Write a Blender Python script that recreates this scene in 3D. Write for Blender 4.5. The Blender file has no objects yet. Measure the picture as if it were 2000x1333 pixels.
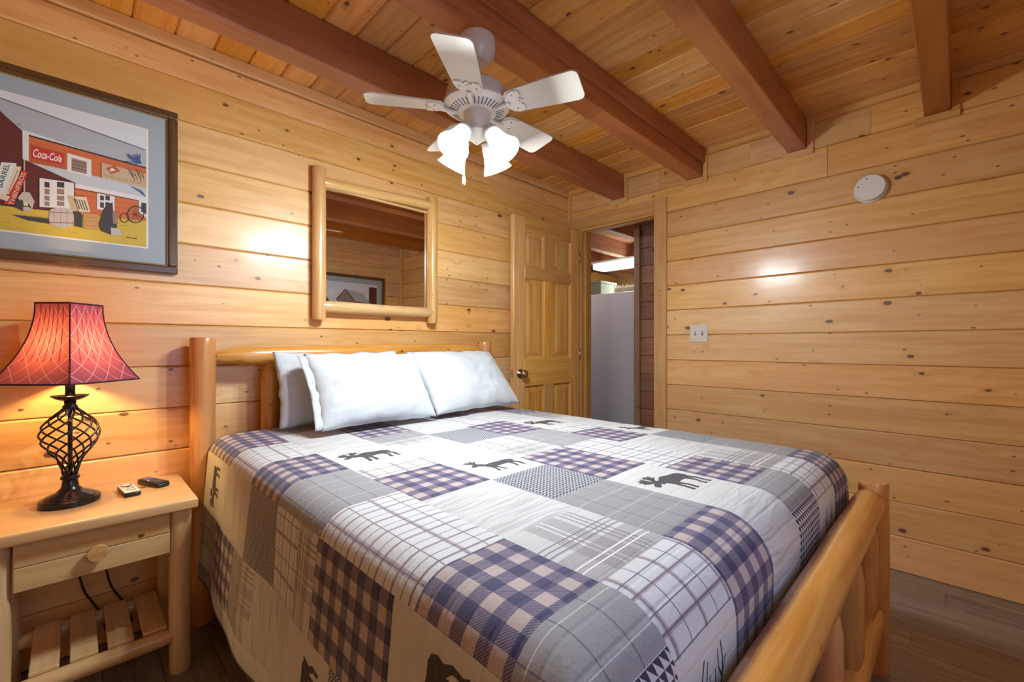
import bpy, bmesh, math, random
from mathutils import Matrix, Vector, noise
R = math.radians
sc = bpy.context.scene
C = sc.collection

# ------------------------------------------------------------------ camera
F_PX, YAW, HOR, CAM_H = 859.0, R(45.2), 674.3, 1.125
cam = bpy.data.cameras.new('camera'); cam.sensor_width = 36.0
cam.lens = F_PX / 2000 * 36; cam.shift_y = (HOR - 666.5) / 2000; cam.clip_start = 0.02
cam_o = bpy.data.objects.new('camera', cam); C.objects.link(cam_o)
cam_o.location = (0, 0, CAM_H); cam_o.rotation_euler = (R(90), 0, YAW - R(90))
sc.camera = cam_o
# ------------------------------------------------------------------ world, colour
w = bpy.data.worlds.new('world'); sc.world = w; w.use_nodes = True
w.node_tree.nodes['Background'].inputs[0].default_value = (0.62, 0.78, 1.0, 1)
w.node_tree.nodes['Background'].inputs[1].default_value = 0.3
sc.view_settings.view_transform = 'Standard'; sc.view_settings.look = 'None'
sc.view_settings.exposure = 0.10; sc.view_settings.gamma = 1.0
sc.view_settings.use_curve_mapping = False
# energies of the lights (fan lamps, table lamp, fill light at the added window, kitchen tube)
E_FAN, E_LAMP, E_WIN, E_TUBE = 86.0, 12.0, 8.0, 45.0
COL_FAN, COL_LAMP, COL_WIN = (0.87, 0.95, 1.0), (1.0, 0.66, 0.24), (0.46, 0.62, 1.0)

# ------------------------------------------------------------------ room sizes (metres)
YA, XB, ZC = 2.255, 2.905, 2.395           # headboard wall, door wall, ceiling
XL, YF = -1.0, -0.42                       # wall on the left, wall behind the camera
BEAMS = [(0.013, 0.105), (0.583, 0.675), (1.158, 1.262), (1.735, 1.835)]
ZBEAM = 2.223

def px(x, y, ax, v):
    """point where the sight line through photo pixel x, y meets the plane (axis ax) = v"""
    a = YAW
    d = (math.cos(a) + math.sin(a) * (x - 1000) / F_PX, math.sin(a) - math.cos(a) * (x - 1000) / F_PX, (HOR - y) / F_PX)
    o = (0, 0, CAM_H); t = (v - o[ax]) / d[ax]
    return Vector((o[0] + d[0] * t, o[1] + d[1] * t, o[2] + d[2] * t))

# ================================================================== helpers
WM = {}; WOODS = set()
def link(name, data, parent=None, mat=None, M=None, smooth=False):
    o = bpy.data.objects.new(name, data); C.objects.link(o)
    M = M if M is not None else Matrix.Identity(4)
    o.matrix_basis = M
    WM[o] = M.copy()
    if parent is not None:
        o.parent = parent; o.matrix_parent_inverse = WM[parent].inverted()
    if mat is not None and data is not None and not len(data.materials):
        data.materials.append(mat)
    if smooth and data is not None:
        for p in data.polygons: p.use_smooth = True
    return o
def thing(name, label, cat, loc=(0, 0, 0), group=None):
    o = link(name, None, M=Matrix.Translation(loc)); o.empty_display_size = 0.05
    return tag(o, label, cat, group)
def tag(o, label=None, cat=None, group=None, kind=None):
    if label: o['label'] = label
    if cat: o['category'] = cat
    if group: o['group'] = group
    if kind: o['kind'] = kind
    return o
def struct(o, label=None):
    o['kind'] = 'structure'
    if label: o['label'] = label
    return o
def me_from(bm, name='m'):
    m = bpy.data.meshes.new(name); bmesh.ops.recalc_face_normals(bm, faces=bm.faces[:]); bm.to_mesh(m); bm.free(); return m
def part(name, bm, mat, parent, M=None, smooth=False, angle=None):
    if M is None and mat is not None and mat.name in WOODS:      # let the grain run along the piece
        lo = [min(v.co[i] for v in bm.verts) for i in range(3)]; hi = [max(v.co[i] for v in bm.verts) for i in range(3)]
        k = max(range(3), key=lambda i: hi[i] - lo[i]); c = [(a + b) / 2 for a, b in zip(lo, hi)]
        ax = (((1, 0, 0), (0, 1, 0), (0, 0, 1)), ((0, 1, 0), (-1, 0, 0), (0, 0, 1)), ((0, 0, 1), (0, 1, 0), (-1, 0, 0)))[k]
        M = Matrix([Vector(a) for a in ax]).transposed().to_4x4(); M.translation = Vector(c)
        bmesh.ops.transform(bm, matrix=M.inverted(), verts=bm.verts[:])
    m = me_from(bm, name)
    o = link(name, m, parent, mat, M, smooth or angle is not None)
    if angle is not None: m.set_sharp_from_angle(angle=R(angle))
    return o
def box(bm, x0, x1, y0, y1, z0, z1, bev=0.0, seg=1):
    r = bmesh.ops.create_cube(bm, size=1)
    vs = r['verts']
    for v in vs:
        v.co = Vector(((x0 + x1) / 2 + v.co.x * (x1 - x0), (y0 + y1) / 2 + v.co.y * (y1 - y0), (z0 + z1) / 2 + v.co.z * (z1 - z0)))
    if bev:
        es = list({e for v in vs for e in v.link_edges})
        bmesh.ops.bevel(bm, geom=es, offset=bev, segments=seg, affect='EDGES', profile=0.5)
    return bm
def nbox(*a, **k): return box(bmesh.new(), *a, **k)
def lathe(prof, n=32, bm=None, close=True):
    """prof: list of (r, z) -> revolved about local z"""
    bm = bm or bmesh.new(); rings = []
    for r, z in prof:
        if r < 1e-5: rings.append([bm.verts.new((0, 0, z))])
        else: rings.append([bm.verts.new((r * math.cos(2 * math.pi * i / n), r * math.sin(2 * math.pi * i / n), z)) for i in range(n)])
    for a, b in zip(rings, rings[1:]):
        for i in range(n):
            j = (i + 1) % n
            if len(a) == 1 and len(b) == 1: continue
            if len(a) == 1: bm.faces.new((a[0], b[j], b[i]))
            elif len(b) == 1: bm.faces.new((a[i], a[j], b[0]))
            else: bm.faces.new((a[i], a[j], b[j], b[i]))
    if close:
        for rg in (rings[0], rings[-1]):
            if len(rg) > 1: bm.faces.new(rg)
    return bm
def tube(pts, r, n=8, bm=None, cap=True):
    bm = bm or bmesh.new(); rings = []
    pts = [Vector(p) for p in pts]; up = None
    for i, p in enumerate(pts):
        t = (pts[min(i + 1, len(pts) - 1)] - pts[max(i - 1, 0)]).normalized()
        if up is None:
            up = Vector((0, 0, 1)) if abs(t.z) < 0.9 else Vector((1, 0, 0))
        s = t.cross(up).normalized(); up = s.cross(t).normalized()
        rr = r[i] if isinstance(r, (list, tuple)) else r
        rings.append([bm.verts.new(p + (s * math.cos(2 * math.pi * k / n) + up * math.sin(2 * math.pi * k / n)) * rr) for k in range(n)])
    for a, b in zip(rings, rings[1:]):
        for k in range(n): bm.faces.new((a[k], a[(k + 1) % n], b[(k + 1) % n], b[k]))
    if cap: bm.faces.new(rings[0][::-1]); bm.faces.new(rings[-1])
    return bm
def axis_matrix(p0, p1, spin=0.0):
    p0, p1 = Vector(p0), Vector(p1); x = (p1 - p0).normalized()
    up = Vector((0, 0, 1)) if abs(x.z) < 0.9 else Vector((0, 1, 0))
    y = up.cross(x).normalized(); z = x.cross(y)
    M = Matrix((x, y, z)).transposed().to_4x4(); M.translation = p0
    return M @ Matrix.Rotation(spin, 4, 'X')
def log_part(name, p0, p1, r, mat, parent, seed=0, taper0=0.0, taper1=0.0, tip=0.45, rough=0.05, bend=0.0, n=20, flat=True):
    """hand-peeled log between two points; taper0 / taper1: length of the pencil-cut end"""
    L = (Vector(p1) - Vector(p0)).length
    bm = bmesh.new(); rings = []
    xs = []
    if taper0: xs += [0, taper0 * 0.5, taper0 * 0.999]
    else: xs += [0, 0.006]
    m = max(4, int(L / 0.05)); a, b = xs[-1], L - (taper1 if taper1 else 0.006)
    xs += [a + (b - a) * (i + 1) / m for i in range(m)]
    if taper1: xs += [L - taper1 * 0.5, L]
    else: xs += [L]
    for x in xs:
        k = 1.0
        if taper0 and x < taper0: k = tip + (1 - tip) * min(1, (x / taper0)) ** 0.8
        elif not taper0 and x < 0.005: k = 0.93
        if taper1 and x > L - taper1: k = tip + (1 - tip) * min(1, ((L - x) / taper1)) ** 0.8
        elif not taper1 and x > L - 0.005: k = 0.93
        off = Vector((0, math.sin(x * 2.1 + seed) * bend, math.cos(x * 1.7 + seed * 2) * bend))
        ring = []
        for i in range(n):
            th = 2 * math.pi * i / n
            q = Vector((x * 5 + seed * 11.3, math.cos(th) * 1.1, math.sin(th) * 1.1))
            rr = r * k * (1 + rough * noise.noise(q) + rough * 0.5 * noise.noise(q * 2.3 + Vector((7, 1, 3))))
            if k < 0.99: rr *= 1 + 0.05 * math.cos(6 * th)
            ring.append(bm.verts.new((x, math.cos(th) * rr + off.y, math.sin(th) * rr + off.z)))
        rings.append(ring)
    for a, b in zip(rings, rings[1:]):
        for k in range(n): bm.faces.new((a[k], a[(k + 1) % n], b[(k + 1) % n], b[k]))
    bm.faces.new(rings[0]); bm.faces.new(rings[-1])
    return part(name, bm, mat, parent, axis_matrix(p0, p1, seed), angle=38)

# ------------------------------------------------------------------ node helpers
class NT:
    def __init__(s, name):
        s.m = bpy.data.materials.new(name); s.m.use_nodes = True; s.t = s.m.node_tree
        s.b = s.t.nodes['Principled BSDF']
    def n(s, typ, **kw):
        nd = s.t.nodes.new(typ)
        for k, v in kw.items(): setattr(nd, k, v)
        return nd
    def put(s, sock, v):
        if isinstance(v, bpy.types.NodeSocket): s.t.links.new(v, sock)
        elif isinstance(v, (tuple, list)):
            v = tuple(v)
            n_ = len(sock.default_value)
            sock.default_value = v + (1,) if n_ == 4 and len(v) == 3 else v
        else: sock.default_value = v
    def f(s, op, a, b=None, c=None, clamp=False):
        nd = s.n('ShaderNodeMath', operation=op, use_clamp=clamp)
        for i, v in enumerate((a, b, c)):
            if v is not None: s.put(nd.inputs[i], v)
        return nd.outputs[0]
    def mix(s, fac, a, b, mode='MIX'):
        nd = s.n('ShaderNodeMix', data_type='RGBA', blend_type=mode)
        s.put(nd.inputs[0], fac); s.put(nd.inputs[6], a); s.put(nd.inputs[7], b)
        return nd.outputs[2]
    def ss(s, v, a, b, lo=0.0, hi=1.0):
        nd = s.n('ShaderNodeMapRange', interpolation_type='SMOOTHSTEP')
        s.put(nd.inputs[0], v); s.put(nd.inputs[1], a); s.put(nd.inputs[2], b); s.put(nd.inputs[3], lo); s.put(nd.inputs[4], hi)
        return nd.outputs[0]
    def xyz(s, x, y, z):
        nd = s.n('ShaderNodeCombineXYZ')
        for i, v in enumerate((x, y, z)): s.put(nd.inputs[i], v)
        return nd.outputs[0]
    def sep(s, v):
        nd = s.n('ShaderNodeSeparateXYZ'); s.put(nd.inputs[0], v); return nd.outputs
    def noise(s, v, scale, detail=2.0, rough=0.5):
        nd = s.n('ShaderNodeTexNoise'); s.put(nd.inputs['Vector'], v)
        nd.inputs['Scale'].default_value = scale; nd.inputs['Detail'].default_value = detail; nd.inputs['Roughness'].default_value = rough
        return nd.outputs[0]
    def bump(s, h, strength, dist=0.01):
        nd = s.n('ShaderNodeBump'); nd.inputs['Strength'].default_value = strength; nd.inputs['Distance'].default_value = dist
        s.put(nd.inputs['Height'], h); s.t.links.new(nd.outputs[0], s.b.inputs['Normal'])
    def set(s, **kw):
        for k, v in kw.items(): s.put(s.b.inputs[k.replace('_', ' ')], v)
        return s.m

def plain(name, col, rough=0.5, metal=0.0, coat=0.0, **kw):
    t = NT(name); t.set(Base_Color=col, Roughness=rough, Metallic=metal)
    if coat: t.set(Coat_Weight=coat, Coat_Roughness=0.1)
    o = t.n('ShaderNodeTexCoord').outputs['Object']
    nz = t.noise(o, 60, 2)
    t.set(Roughness=t.f('ADD', rough - 0.04, t.f('MULTIPLY', nz, 0.08)))
    for k, v in kw.items(): t.put(t.b.inputs[k.replace('_', ' ')], v)
    return t.m

def wood(name, light, dark, tint, knot=(0.10, 0.035, 0.014), kn=1.0, kscale=10.0, rough=0.34, coat=0.25, grain=1.0, var=0.30, croug=0.22, spec=0.5):
    t = NT(name); WOODS.add(name)
    oi = t.n('ShaderNodeObjectInfo').outputs['Random']
    p = t.n('ShaderNodeTexCoord').outputs['Object']
    off = t.n('ShaderNodeVectorMath', operation='ADD')
    t.put(off.inputs[0], p); t.put(off.inputs[1], t.xyz(t.f('MULTIPLY', oi, 71.3), t.f('MULTIPLY', oi, 37.7), t.f('MULTIPLY', oi, 53.1)))
    q = off.outputs[0]; x, y, z = t.sep(q)[0:3]
    # knots
    vo = t.n('ShaderNodeTexVoronoi'); t.put(vo.inputs['Vector'], t.xyz(t.f('MULTIPLY', x, 0.62), y, z)); vo.inputs['Scale'].default_value = kscale
    col = t.sep(vo.outputs['Color']); sel = t.f('GREATER_THAN', col[0], 1 - kn)
    rad = t.f('ADD', 0.055, t.f('MULTIPLY', col[1], 0.085))
    d = t.f('ADD', vo.outputs['Distance'], t.f('MULTIPLY', t.f('SUBTRACT', t.noise(q, 45, 1), 0.5), 0.05))
    km = t.f('MULTIPLY', sel, t.ss(d, rad, t.f('MULTIPLY', rad, 0.68)))
    v2 = t.n('ShaderNodeTexVoronoi'); t.put(v2.inputs['Vector'], t.xyz(t.f('MULTIPLY', x, 0.55), y, z)); v2.inputs['Scale'].default_value = kscale * 2.1
    c2 = t.sep(v2.outputs['Color']); sm = t.f('MULTIPLY', t.f('GREATER_THAN', c2[0], 1 - kn * 0.6), t.ss(v2.outputs['Distance'], 0.115, 0.07))
    km = t.f('MAXIMUM', km, t.f('MULTIPLY', sm, 0.85))
    halo = t.f('MULTIPLY', sel, t.ss(d, 0.36, 0.05))
    # grain
    hy = t.f('MULTIPLY', halo, 0.30)
    g = t.noise(t.xyz(t.f('MULTIPLY', x, 1.1), t.f('ADD', t.f('MULTIPLY', y, 16), hy), t.f('ADD', t.f('MULTIPLY', z, 16), hy)), 2.2 * grain, 3.0, 0.6)
    fine = t.noise(t.xyz(t.f('MULTIPLY', x, 3.0), t.f('ADD', t.f('MULTIPLY', y, 90), hy), t.f('ADD', t.f('MULTIPLY', z, 90), hy)), 2.5, 2.0)
    big = t.noise(q, 2.6, 1.0)
    gf = t.ss(g, 0.36, 0.68)
    c = t.mix(t.f('MULTIPLY', gf, 0.75), light, dark)
    c = t.mix(t.f('MULTIPLY', t.ss(big, 0.40, 0.72), 0.55), c, tint)
    c = t.mix(t.f('MULTIPLY', t.ss(fine, 0.45, 0.75), 0.20), c, dark)
    c = t.mix(t.f('MULTIPLY', halo, 0.40), c, dark)
    c = t.mix(t.f('MULTIPLY', km, 0.92), c, knot)
    br = t.f('ADD', 1 - var * 0.6, t.f('MULTIPLY', oi, var))
    hsv = t.n('ShaderNodeHueSaturation'); t.put(hsv.inputs['Value'], br); t.put(hsv.inputs['Color'], c)
    t.put(hsv.inputs['Hue'], t.f('ADD', 0.5, t.f('MULTIPLY', t.f('SUBTRACT', t.f('FRACT', t.f('MULTIPLY', oi, 7.3)), 0.5), 0.011)))
    t.put(hsv.inputs['Saturation'], t.f('ADD', 0.92, t.f('MULTIPLY', t.f('FRACT', t.f('MULTIPLY', oi, 13.7)), 0.16)))
    t.set(Base_Color=hsv.outputs[0], Roughness=t.f('ADD', rough, t.f('MULTIPLY', t.f('SUBTRACT', g, 0.5), 0.12)))
    t.set(Specular_IOR_Level=spec)
    if coat: t.set(Coat_Weight=coat, Coat_Roughness=croug)
    t.bump(big, 0.10, 0.012)
    return t.m

M_WALL = wood('pine_wall', (0.87, 0.54, 0.215), (0.69, 0.345, 0.090), (0.81, 0.445, 0.155), rough=0.46, coat=0.6, croug=0.2, spec=0.9)
M_CEIL = wood('pine_ceiling', (0.77, 0.40, 0.100), (0.56, 0.22, 0.040), (0.68, 0.32, 0.065), rough=0.42, coat=0.15)
M_BEAM = wood('pine_beam', (0.50, 0.165, 0.038), (0.33, 0.085, 0.018), (0.43, 0.13, 0.027), kn=0.16, kscale=5, rough=0.42, coat=0.15, grain=0.7)
M_TRIM = wood('pine_trim', (0.80, 0.49, 0.18), (0.62, 0.32, 0.09), (0.72, 0.40, 0.125), kn=0.14, rough=0.36, coat=0.2)
M_DOOR = wood('pine_door', (0.78, 0.46, 0.14), (0.58, 0.28, 0.062), (0.68, 0.37, 0.09), kn=0.0, rough=0.35, coat=0.2, grain=0.8)
M_LOG = wood('peeled_log', (0.66, 0.335, 0.115), (0.46, 0.185, 0.045), (0.58, 0.26, 0.075), knot=(0.16, 0.06, 0.025), kn=0.85, kscale=9, rough=0.30, coat=0.45, var=0.12, croug=0.12)
M_MLOG = wood('peeled_log_pale', (0.72, 0.45, 0.19), (0.58, 0.31, 0.10), (0.68, 0.39, 0.15), knot=(0.20, 0.09, 0.04), kn=0.22, kscale=14, rough=0.30, coat=0.4, var=0.08, croug=0.14)
M_STAND = wood('nightstand_pine', (0.74, 0.51, 0.26), (0.60, 0.36, 0.14), (0.69, 0.44, 0.20), kn=0.10, rough=0.34, coat=0.35, var=0.12)
M_HALL = wood('hall_pine', (0.55, 0.27, 0.15), (0.40, 0.16, 0.08), (0.48, 0.22, 0.12), rough=0.45, coat=0.1)
M_FLOOR = wood('laminate_floor', (0.30, 0.245, 0.205), (0.155, 0.115, 0.090), (0.235, 0.19, 0.155), knot=(0.05, 0.03, 0.02), kn=0.05, rough=0.40, coat=0.25, grain=1.4, var=0.30)
M_DARK = plain('dark_backing', (0.05, 0.022, 0.008), 0.8)  # dark brown backing behind the boards and the mirror
M_WHITE = plain('fan_white', (0.66, 0.62, 0.57), 0.35, coat=0.2)
M_IVORY = plain('ivory_plastic', (0.76, 0.75, 0.68), 0.4)
M_PLAST = plain('white_plastic', (0.78, 0.78, 0.76), 0.4)
M_BLACK = plain('black_plastic', (0.012, 0.012, 0.014), 0.35)
M_IRON = plain('black_iron', (0.016, 0.014, 0.018), 0.28, metal=0.6, coat=0.4)
M_NICKEL = plain('nickel', (0.55, 0.50, 0.45), 0.22, metal=1.0)
M_GREYBTN = plain('grey_button', (0.12, 0.13, 0.15), 0.5)
M_PURPLE = plain('purple_button', (0.20, 0.15, 0.50), 0.45)

# ================================================================== boards
def board_mesh(L, h, t=0.016, bt=0.007, bb=0.004, d=0.006):
    """board lying along local x, height local z, front face towards local -y; shallow v-groove chamfers"""
    prof = [(0, 0), (-t + d, 0), (-t, bb), (-t, h - bt), (-t + d, h), (0, h)]
    bm = bmesh.new()
    a = [bm.verts.new((0, y, z)) for y, z in prof]; b = [bm.verts.new((L, y, z)) for y, z in prof]
    n = len(prof)
    for i in range(n): bm.faces.new((a[i], a[(i + 1) % n], b[(i + 1) % n], b[i]))
    bm.faces.new(a[::-1]); bm.faces.new(b)
    return bm
def basis(x, y, z, loc):
    M = Matrix((Vector(x), Vector(y), Vector(z))).transposed().to_4x4(); M.translation = Vector(loc); return M
rnd = random.Random(4)
def jit(): return rnd.uniform(-0.0012, 0.0012)
def board_back(x0, x1, z0, z1, parent, name='board', mat=None):   # on the headboard wall, faces -Y
    return part(name, board_mesh(x1 - x0, z1 - z0 - 0.0015), mat or M_WALL, parent, basis((1, 0, 0), (0, 1, 0), (0, 0, 1), (x0, YA + 0.016 + jit(), z0)))
def board_right(y0, y1, z0, z1, parent, X=XB, name='board', mat=None, t=0.016):   # on the door wall, faces -X
    return part(name, board_mesh(y1 - y0, z1 - z0 - 0.0015, t), mat or M_WALL, parent, basis((0, -1, 0), (1, 0, 0), (0, 0, 1), (X + t + jit(), y1, z0)))
def board_front(x0, x1, z0, z1, parent):  # wall behind the camera, faces +Y
    return part('board', board_mesh(x1 - x0, z1 - z0 - 0.0015), M_WALL, parent, basis((-1, 0, 0), (0, -1, 0), (0, 0, 1), (x1, YF - 0.016, z0)))
def board_left(y0, y1, z0, z1, parent):   # faces +X
    return part('board', board_mesh(y1 - y0, z1 - z0 - 0.0015), M_WALL, parent, basis((0, 1, 0), (-1, 0, 0), (0, 0, 1), (XL - 0.016, y0, z0)))

# ---- headboard wall
wall_back = struct(part('wall_back', nbox(XL - 0.1, XB + 0.12, YA + 0.016, YA + 0.11, 0, ZC + 0.1), M_DARK, None), 'knotty pine board wall behind the headboard')
zs = [2.2287 - 0.17 * k for k in range(14)]
lv = [2.34] + [z for z in zs if z > 0.02] + [0.0]
for hi, lo in zip(lv, lv[1:]): board_back(XL, XB, lo, hi, wall_back)
part('ceiling_trim', nbox(XL, XB, YA - 0.012, YA + 0.016, 2.342, ZC, 0.003), M_WALL, wall_back)

# ---- door wall with its opening
DY0, DY1, DZ = 1.493, 2.131, 2.054
bm = nbox(XB + 0.016, XB + 0.125, YF - 0.1, DY0 - 0.02, 0, ZC + 0.1); box(bm, XB + 0.016, XB + 0.125, DY1 + 0.02, YA + 0.02, 0, ZC + 0.1)
box(bm, XB + 0.016, XB + 0.125, DY0 - 0.02, DY1 + 0.02, DZ + 0.02, ZC + 0.1)
wall_right = struct(part('wall_right', bm, M_DARK, None), 'pine board wall with the open doorway')
zB = [2.2138 - 0.17 * k for k in range(13)] + [0.0]
zB = [z for z in zB if z >= 0.0]
for i, (hi, lo) in enumerate(zip(zB, zB[1:])):
    if i == 0:
        board_right(0.49, YA, lo, hi, wall_right); board_right(YF, 0.488, lo, hi, wall_right)
    else:
        board_right(YF, DY0 - 0.09, lo, hi, wall_right)
# short boards between the beam ends, with the cut trims around each beam
edges = [YF] + [e for b in BEAMS for e in b] + [YA]
for a, b in zip(edges[0::2], edges[1::2]):
    if b - a < 0.03: continue
    m = a + (b - a) * 0.42
    board_right(a, m - 0.001, 2.2138, 2.362, wall_right); board_right(m, b, 2.2138, 2.362, wall_right)
    part('ceiling_trim', nbox(XB - 0.014, XB + 0.016, a, b, 2.360, ZC, 0.002), M_TRIM, wall_right)
for (b0, b1) in BEAMS:
    part('beam_trim', nbox(XB - 0.014, XB + 0.014, b0 - 0.032, b1 + 0.03, 2.186, ZBEAM - 0.001, 0.002), M_TRIM, wall_right)
    part('beam_trim', nbox(XB - 0.0135, XB + 0.014, b0 - 0.032, b0 - 0.001, ZBEAM, 2.359, 0.002), M_TRIM, wall_right)
part('corner_trim', nbox(XB - 0.014, XB + 0.016, YA - 0.030, YA, 2.146, 2.359, 0.002), M_TRIM, wall_right)

# ---- walls out of the frame (seen in the mirror)
WX0, WX1, WZ0, WZ1 = 0.30, 1.15, 0.90, 1.90
bm = nbox(XL - 0.1, WX0, YF - 0.1, YF - 0.016, 0, ZC + 0.1); box(bm, WX1, XB + 0.12, YF - 0.1, YF - 0.016, 0, ZC + 0.1)
box(bm, WX0, WX1, YF - 0.1, YF - 0.016, 0, WZ0); box(bm, WX0, WX1, YF - 0.1, YF - 0.016, WZ1, ZC + 0.1)
wall_front = struct(part('wall_front', bm, M_DARK, None), 'pine board wall opposite the bed, seen in the mirror')
for hi, lo in zip(lv, lv[1:]):
    if lo >= WZ1 or hi <= WZ0: board_front(XL, XB, lo, hi, wall_front)
    else: board_front(XL, WX0 - 0.06, lo, hi, wall_front); board_front(WX1 + 0.06, XB, lo, hi, wall_front)
part('ceiling_trim', nbox(XL, XB, YF - 0.016, YF + 0.012, 2.342, ZC, 0.003), M_WALL, wall_front)
part('corner_trim', nbox(XB - 0.034, XB, YF, YF + 0.03, 0, 2.34, 0.003), M_TRIM, wall_front)
wall_left = struct(part('wall_left', nbox(XL - 0.1, XL - 0.016, YF - 0.1, YA + 0.1, 0, ZC + 0.1), M_DARK, None), 'pine board wall beside the nightstand')
for hi, lo in zip(lv, lv[1:]): board_left(YF, YA, lo, hi, wall_left)
win = struct(link('added_window_1', None), 'added unseen window in the wall opposite the bed')  # unseen window, added to bring cool light onto the quilt foot
for (a, b, c, d) in ((WX0 - 0.07, WX1 + 0.07, WZ1, WZ1 + 0.07), (WX0 - 0.07, WX1 + 0.07, WZ0 - 0.07, WZ0), (WX0 - 0.07, WX0, WZ0, WZ1), (WX1, WX1 + 0.07, WZ0, WZ1)):
    part('added_window_frame', nbox(a, b, YF - 0.10, YF + 0.014, c, d, 0.003), M_TRIM, win)
part('muntin', nbox((WX0 + WX1) / 2 - 0.012, (WX0 + WX1) / 2 + 0.012, YF - 0.08, YF - 0.05, WZ0, WZ1), M_TRIM, win)
ld = bpy.data.lights.new('window_fill', 'AREA'); ld.shape = 'RECTANGLE'; ld.size = WX1 - WX0; ld.size_y = WZ1 - WZ0
ld.energy = E_WIN; ld.color = COL_WIN
lo_ = bpy.data.objects.new('window_fill', ld); C.objects.link(lo_); lo_.location = ((WX0 + WX1) / 2, YF - 0.11, (WZ0 + WZ1) / 2); lo_.rotation_euler = (R(90), 0, 0)  # cool fill shining in through the added window

# ---- ceiling boards and beams
ceiling = struct(part('ceiling', nbox(XL - 0.1, XB + 0.12, YF - 0.1, YA + 0.1, ZC + 0.016, ZC + 0.1), M_DARK, None), 'pine board ceiling with exposed beams')
x = 0.556 - 0.133 * 12
while x < XB:
    x0, x1 = max(x, XL), min(x + 0.133, XB)
    if x1 - x0 > 0.01:
        part('ceiling_board', board_mesh(YA - YF, x1 - x0 - 0.0015, 0.016, 0.006, 0.006), M_CEIL, ceiling, basis((0, 1, 0), (0, 0, 1), (1, 0, 0), (x0, YF, ZC + 0.016 + jit())))
    x += 0.133
def beam(y0, y1, x0=XL, x1=XB + 0.005, parent=ceiling, mat=None, name='beam'):
    bm = nbox(0, x1 - x0, -(y1 - y0) / 2, (y1 - y0) / 2, 0, ZC - ZBEAM - 0.001, 0.006, 2)
    return part(name, bm, mat or M_BEAM, parent, Matrix.Translation((x0, (y0 + y1) / 2, ZBEAM)))
for (b0, b1) in BEAMS: bo = beam(b0, b1)
bms = [o for o in ceiling.children if o.name.startswith('beam')]
part('beam_ledger', nbox(0, XB - XL, -0.010, 0.010, 0, 0.088, 0.0015), M_BEAM, bms[2], Matrix.Translation((XL, BEAMS[2][0] - 0.010, ZC - 0.09)))

# ---- floor planks
floor = struct(part('floor', nbox(XL - 0.1, 6.2, YF - 0.1, 4.6, -0.1, -0.012), M_DARK, None), 'grey brown wood plank floor')
pm = {}
x = XL; k = 0
while x < XB + 0.016:
    y = YF - 0.05 - (k * 0.43) % 1.2
    while y < YA:
        y0, y1 = max(y, YF), min(y + 1.22, YA); x1 = min(x + 0.152, XB + 0.016)
        if y1 - y0 > 0.03:
            part('plank', board_mesh(y1 - y0 - 0.001, x1 - x - 0.001, 0.012, 0.0015, 0.0015, 0.0015), M_FLOOR, floor, basis((0, 1, 0), (0, 0, -1), (-1, 0, 0), (x1, y0, -0.012)))
        y += 1.22
    x += 0.152; k += 1

# ================================================================== doorway casing, jamb, door
casing = struct(link('trim_1', None), 'pine casing around the doorway')
bmc = nbox(XB - 0.016, XB + 0.002, DY0 - 0.091, DY0, 0, DZ + 0.096, 0.003)
part('side_casing', bmc, M_TRIM, casing)
part('head_casing', nbox(XB - 0.0155, XB + 0.002, DY0 + 0.0005, YA - 0.001, DZ, DZ + 0.092, 0.003), M_TRIM, casing)
part('side_casing', nbox(XB - 0.010, XB + 0.002, DY1, YA - 0.001, 0, DZ - 0.001, 0.003), M_TRIM, casing)
jm = lambda *a: part('jamb', nbox(*a, 0.002), M_DOOR, casing)
jm(XB + 0.002, XB + 0.14, DY1, DY1 + 0.02, 0, DZ + 0.02); jm(XB + 0.002, XB + 0.14, DY0 - 0.02, DY0, 0, DZ + 0.02); jm(XB + 0.002, XB + 0.14, DY0, DY1, DZ, DZ + 0.02)
part('door_stop', nbox(XB + 0.045, XB + 0.08, DY1 - 0.012, DY1, 0, DZ, 0.002), M_DOOR, casing)
part('door_stop', nbox(XB + 0.045, XB + 0.08, DY0, DY1 - 0.012, DZ - 0.012, DZ, 0.002), M_DOOR, casing)

hx, hy, fx, fy = XB - 0.025, 2.128, 2.160, 2.157
DW = math.hypot(fx - hx, fy - hy)
DM = basis(Vector((hx - fx, hy - fy, 0)).normalized(), Vector((0, 0, 1)).cross(Vector((hx - fx, hy - fy, 0)).normalized()), (0, 0, 1), (fx, fy, 0.008))
door = link('door_1', None, M=DM); struct(door, 'six panel pine door standing open against the back wall')
def dpart(name, bm, mat=M_DOOR, M=None, parent=None, **k): return part(name, bm, mat, parent or door, DM @ (M or Matrix.Identity(4)), **k)
def upright(bm): return bm
H_D, ST = 2.03, 0.108
rot_v = Matrix.Rotation(R(-90), 4, 'Y')   # local x -> up
def stile(x0, x1, z0, z1):   # grain runs upward
    bm = nbox(0, z1 - z0, 0, 0.035, 0, x1 - x0, 0.0015)
    M = basis((0, 0, 1), (0, 1, 0), (-1, 0, 0), (x1, 0, z0))
    return dpart('stile', bm, M=M)
stile(0, ST, 0, H_D); stile(DW - ST, DW, 0, H_D)
rails = [(0, 0.20), (0.824, 1.02), (1.593, 1.684), (1.923, H_D)]
for z0, z1 in rails: dpart('rail', nbox(0, DW - 2 * ST, 0, 0.035, 0, z1 - z0, 0.0015), M=Matrix.Translation((ST, 0, z0)))
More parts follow.
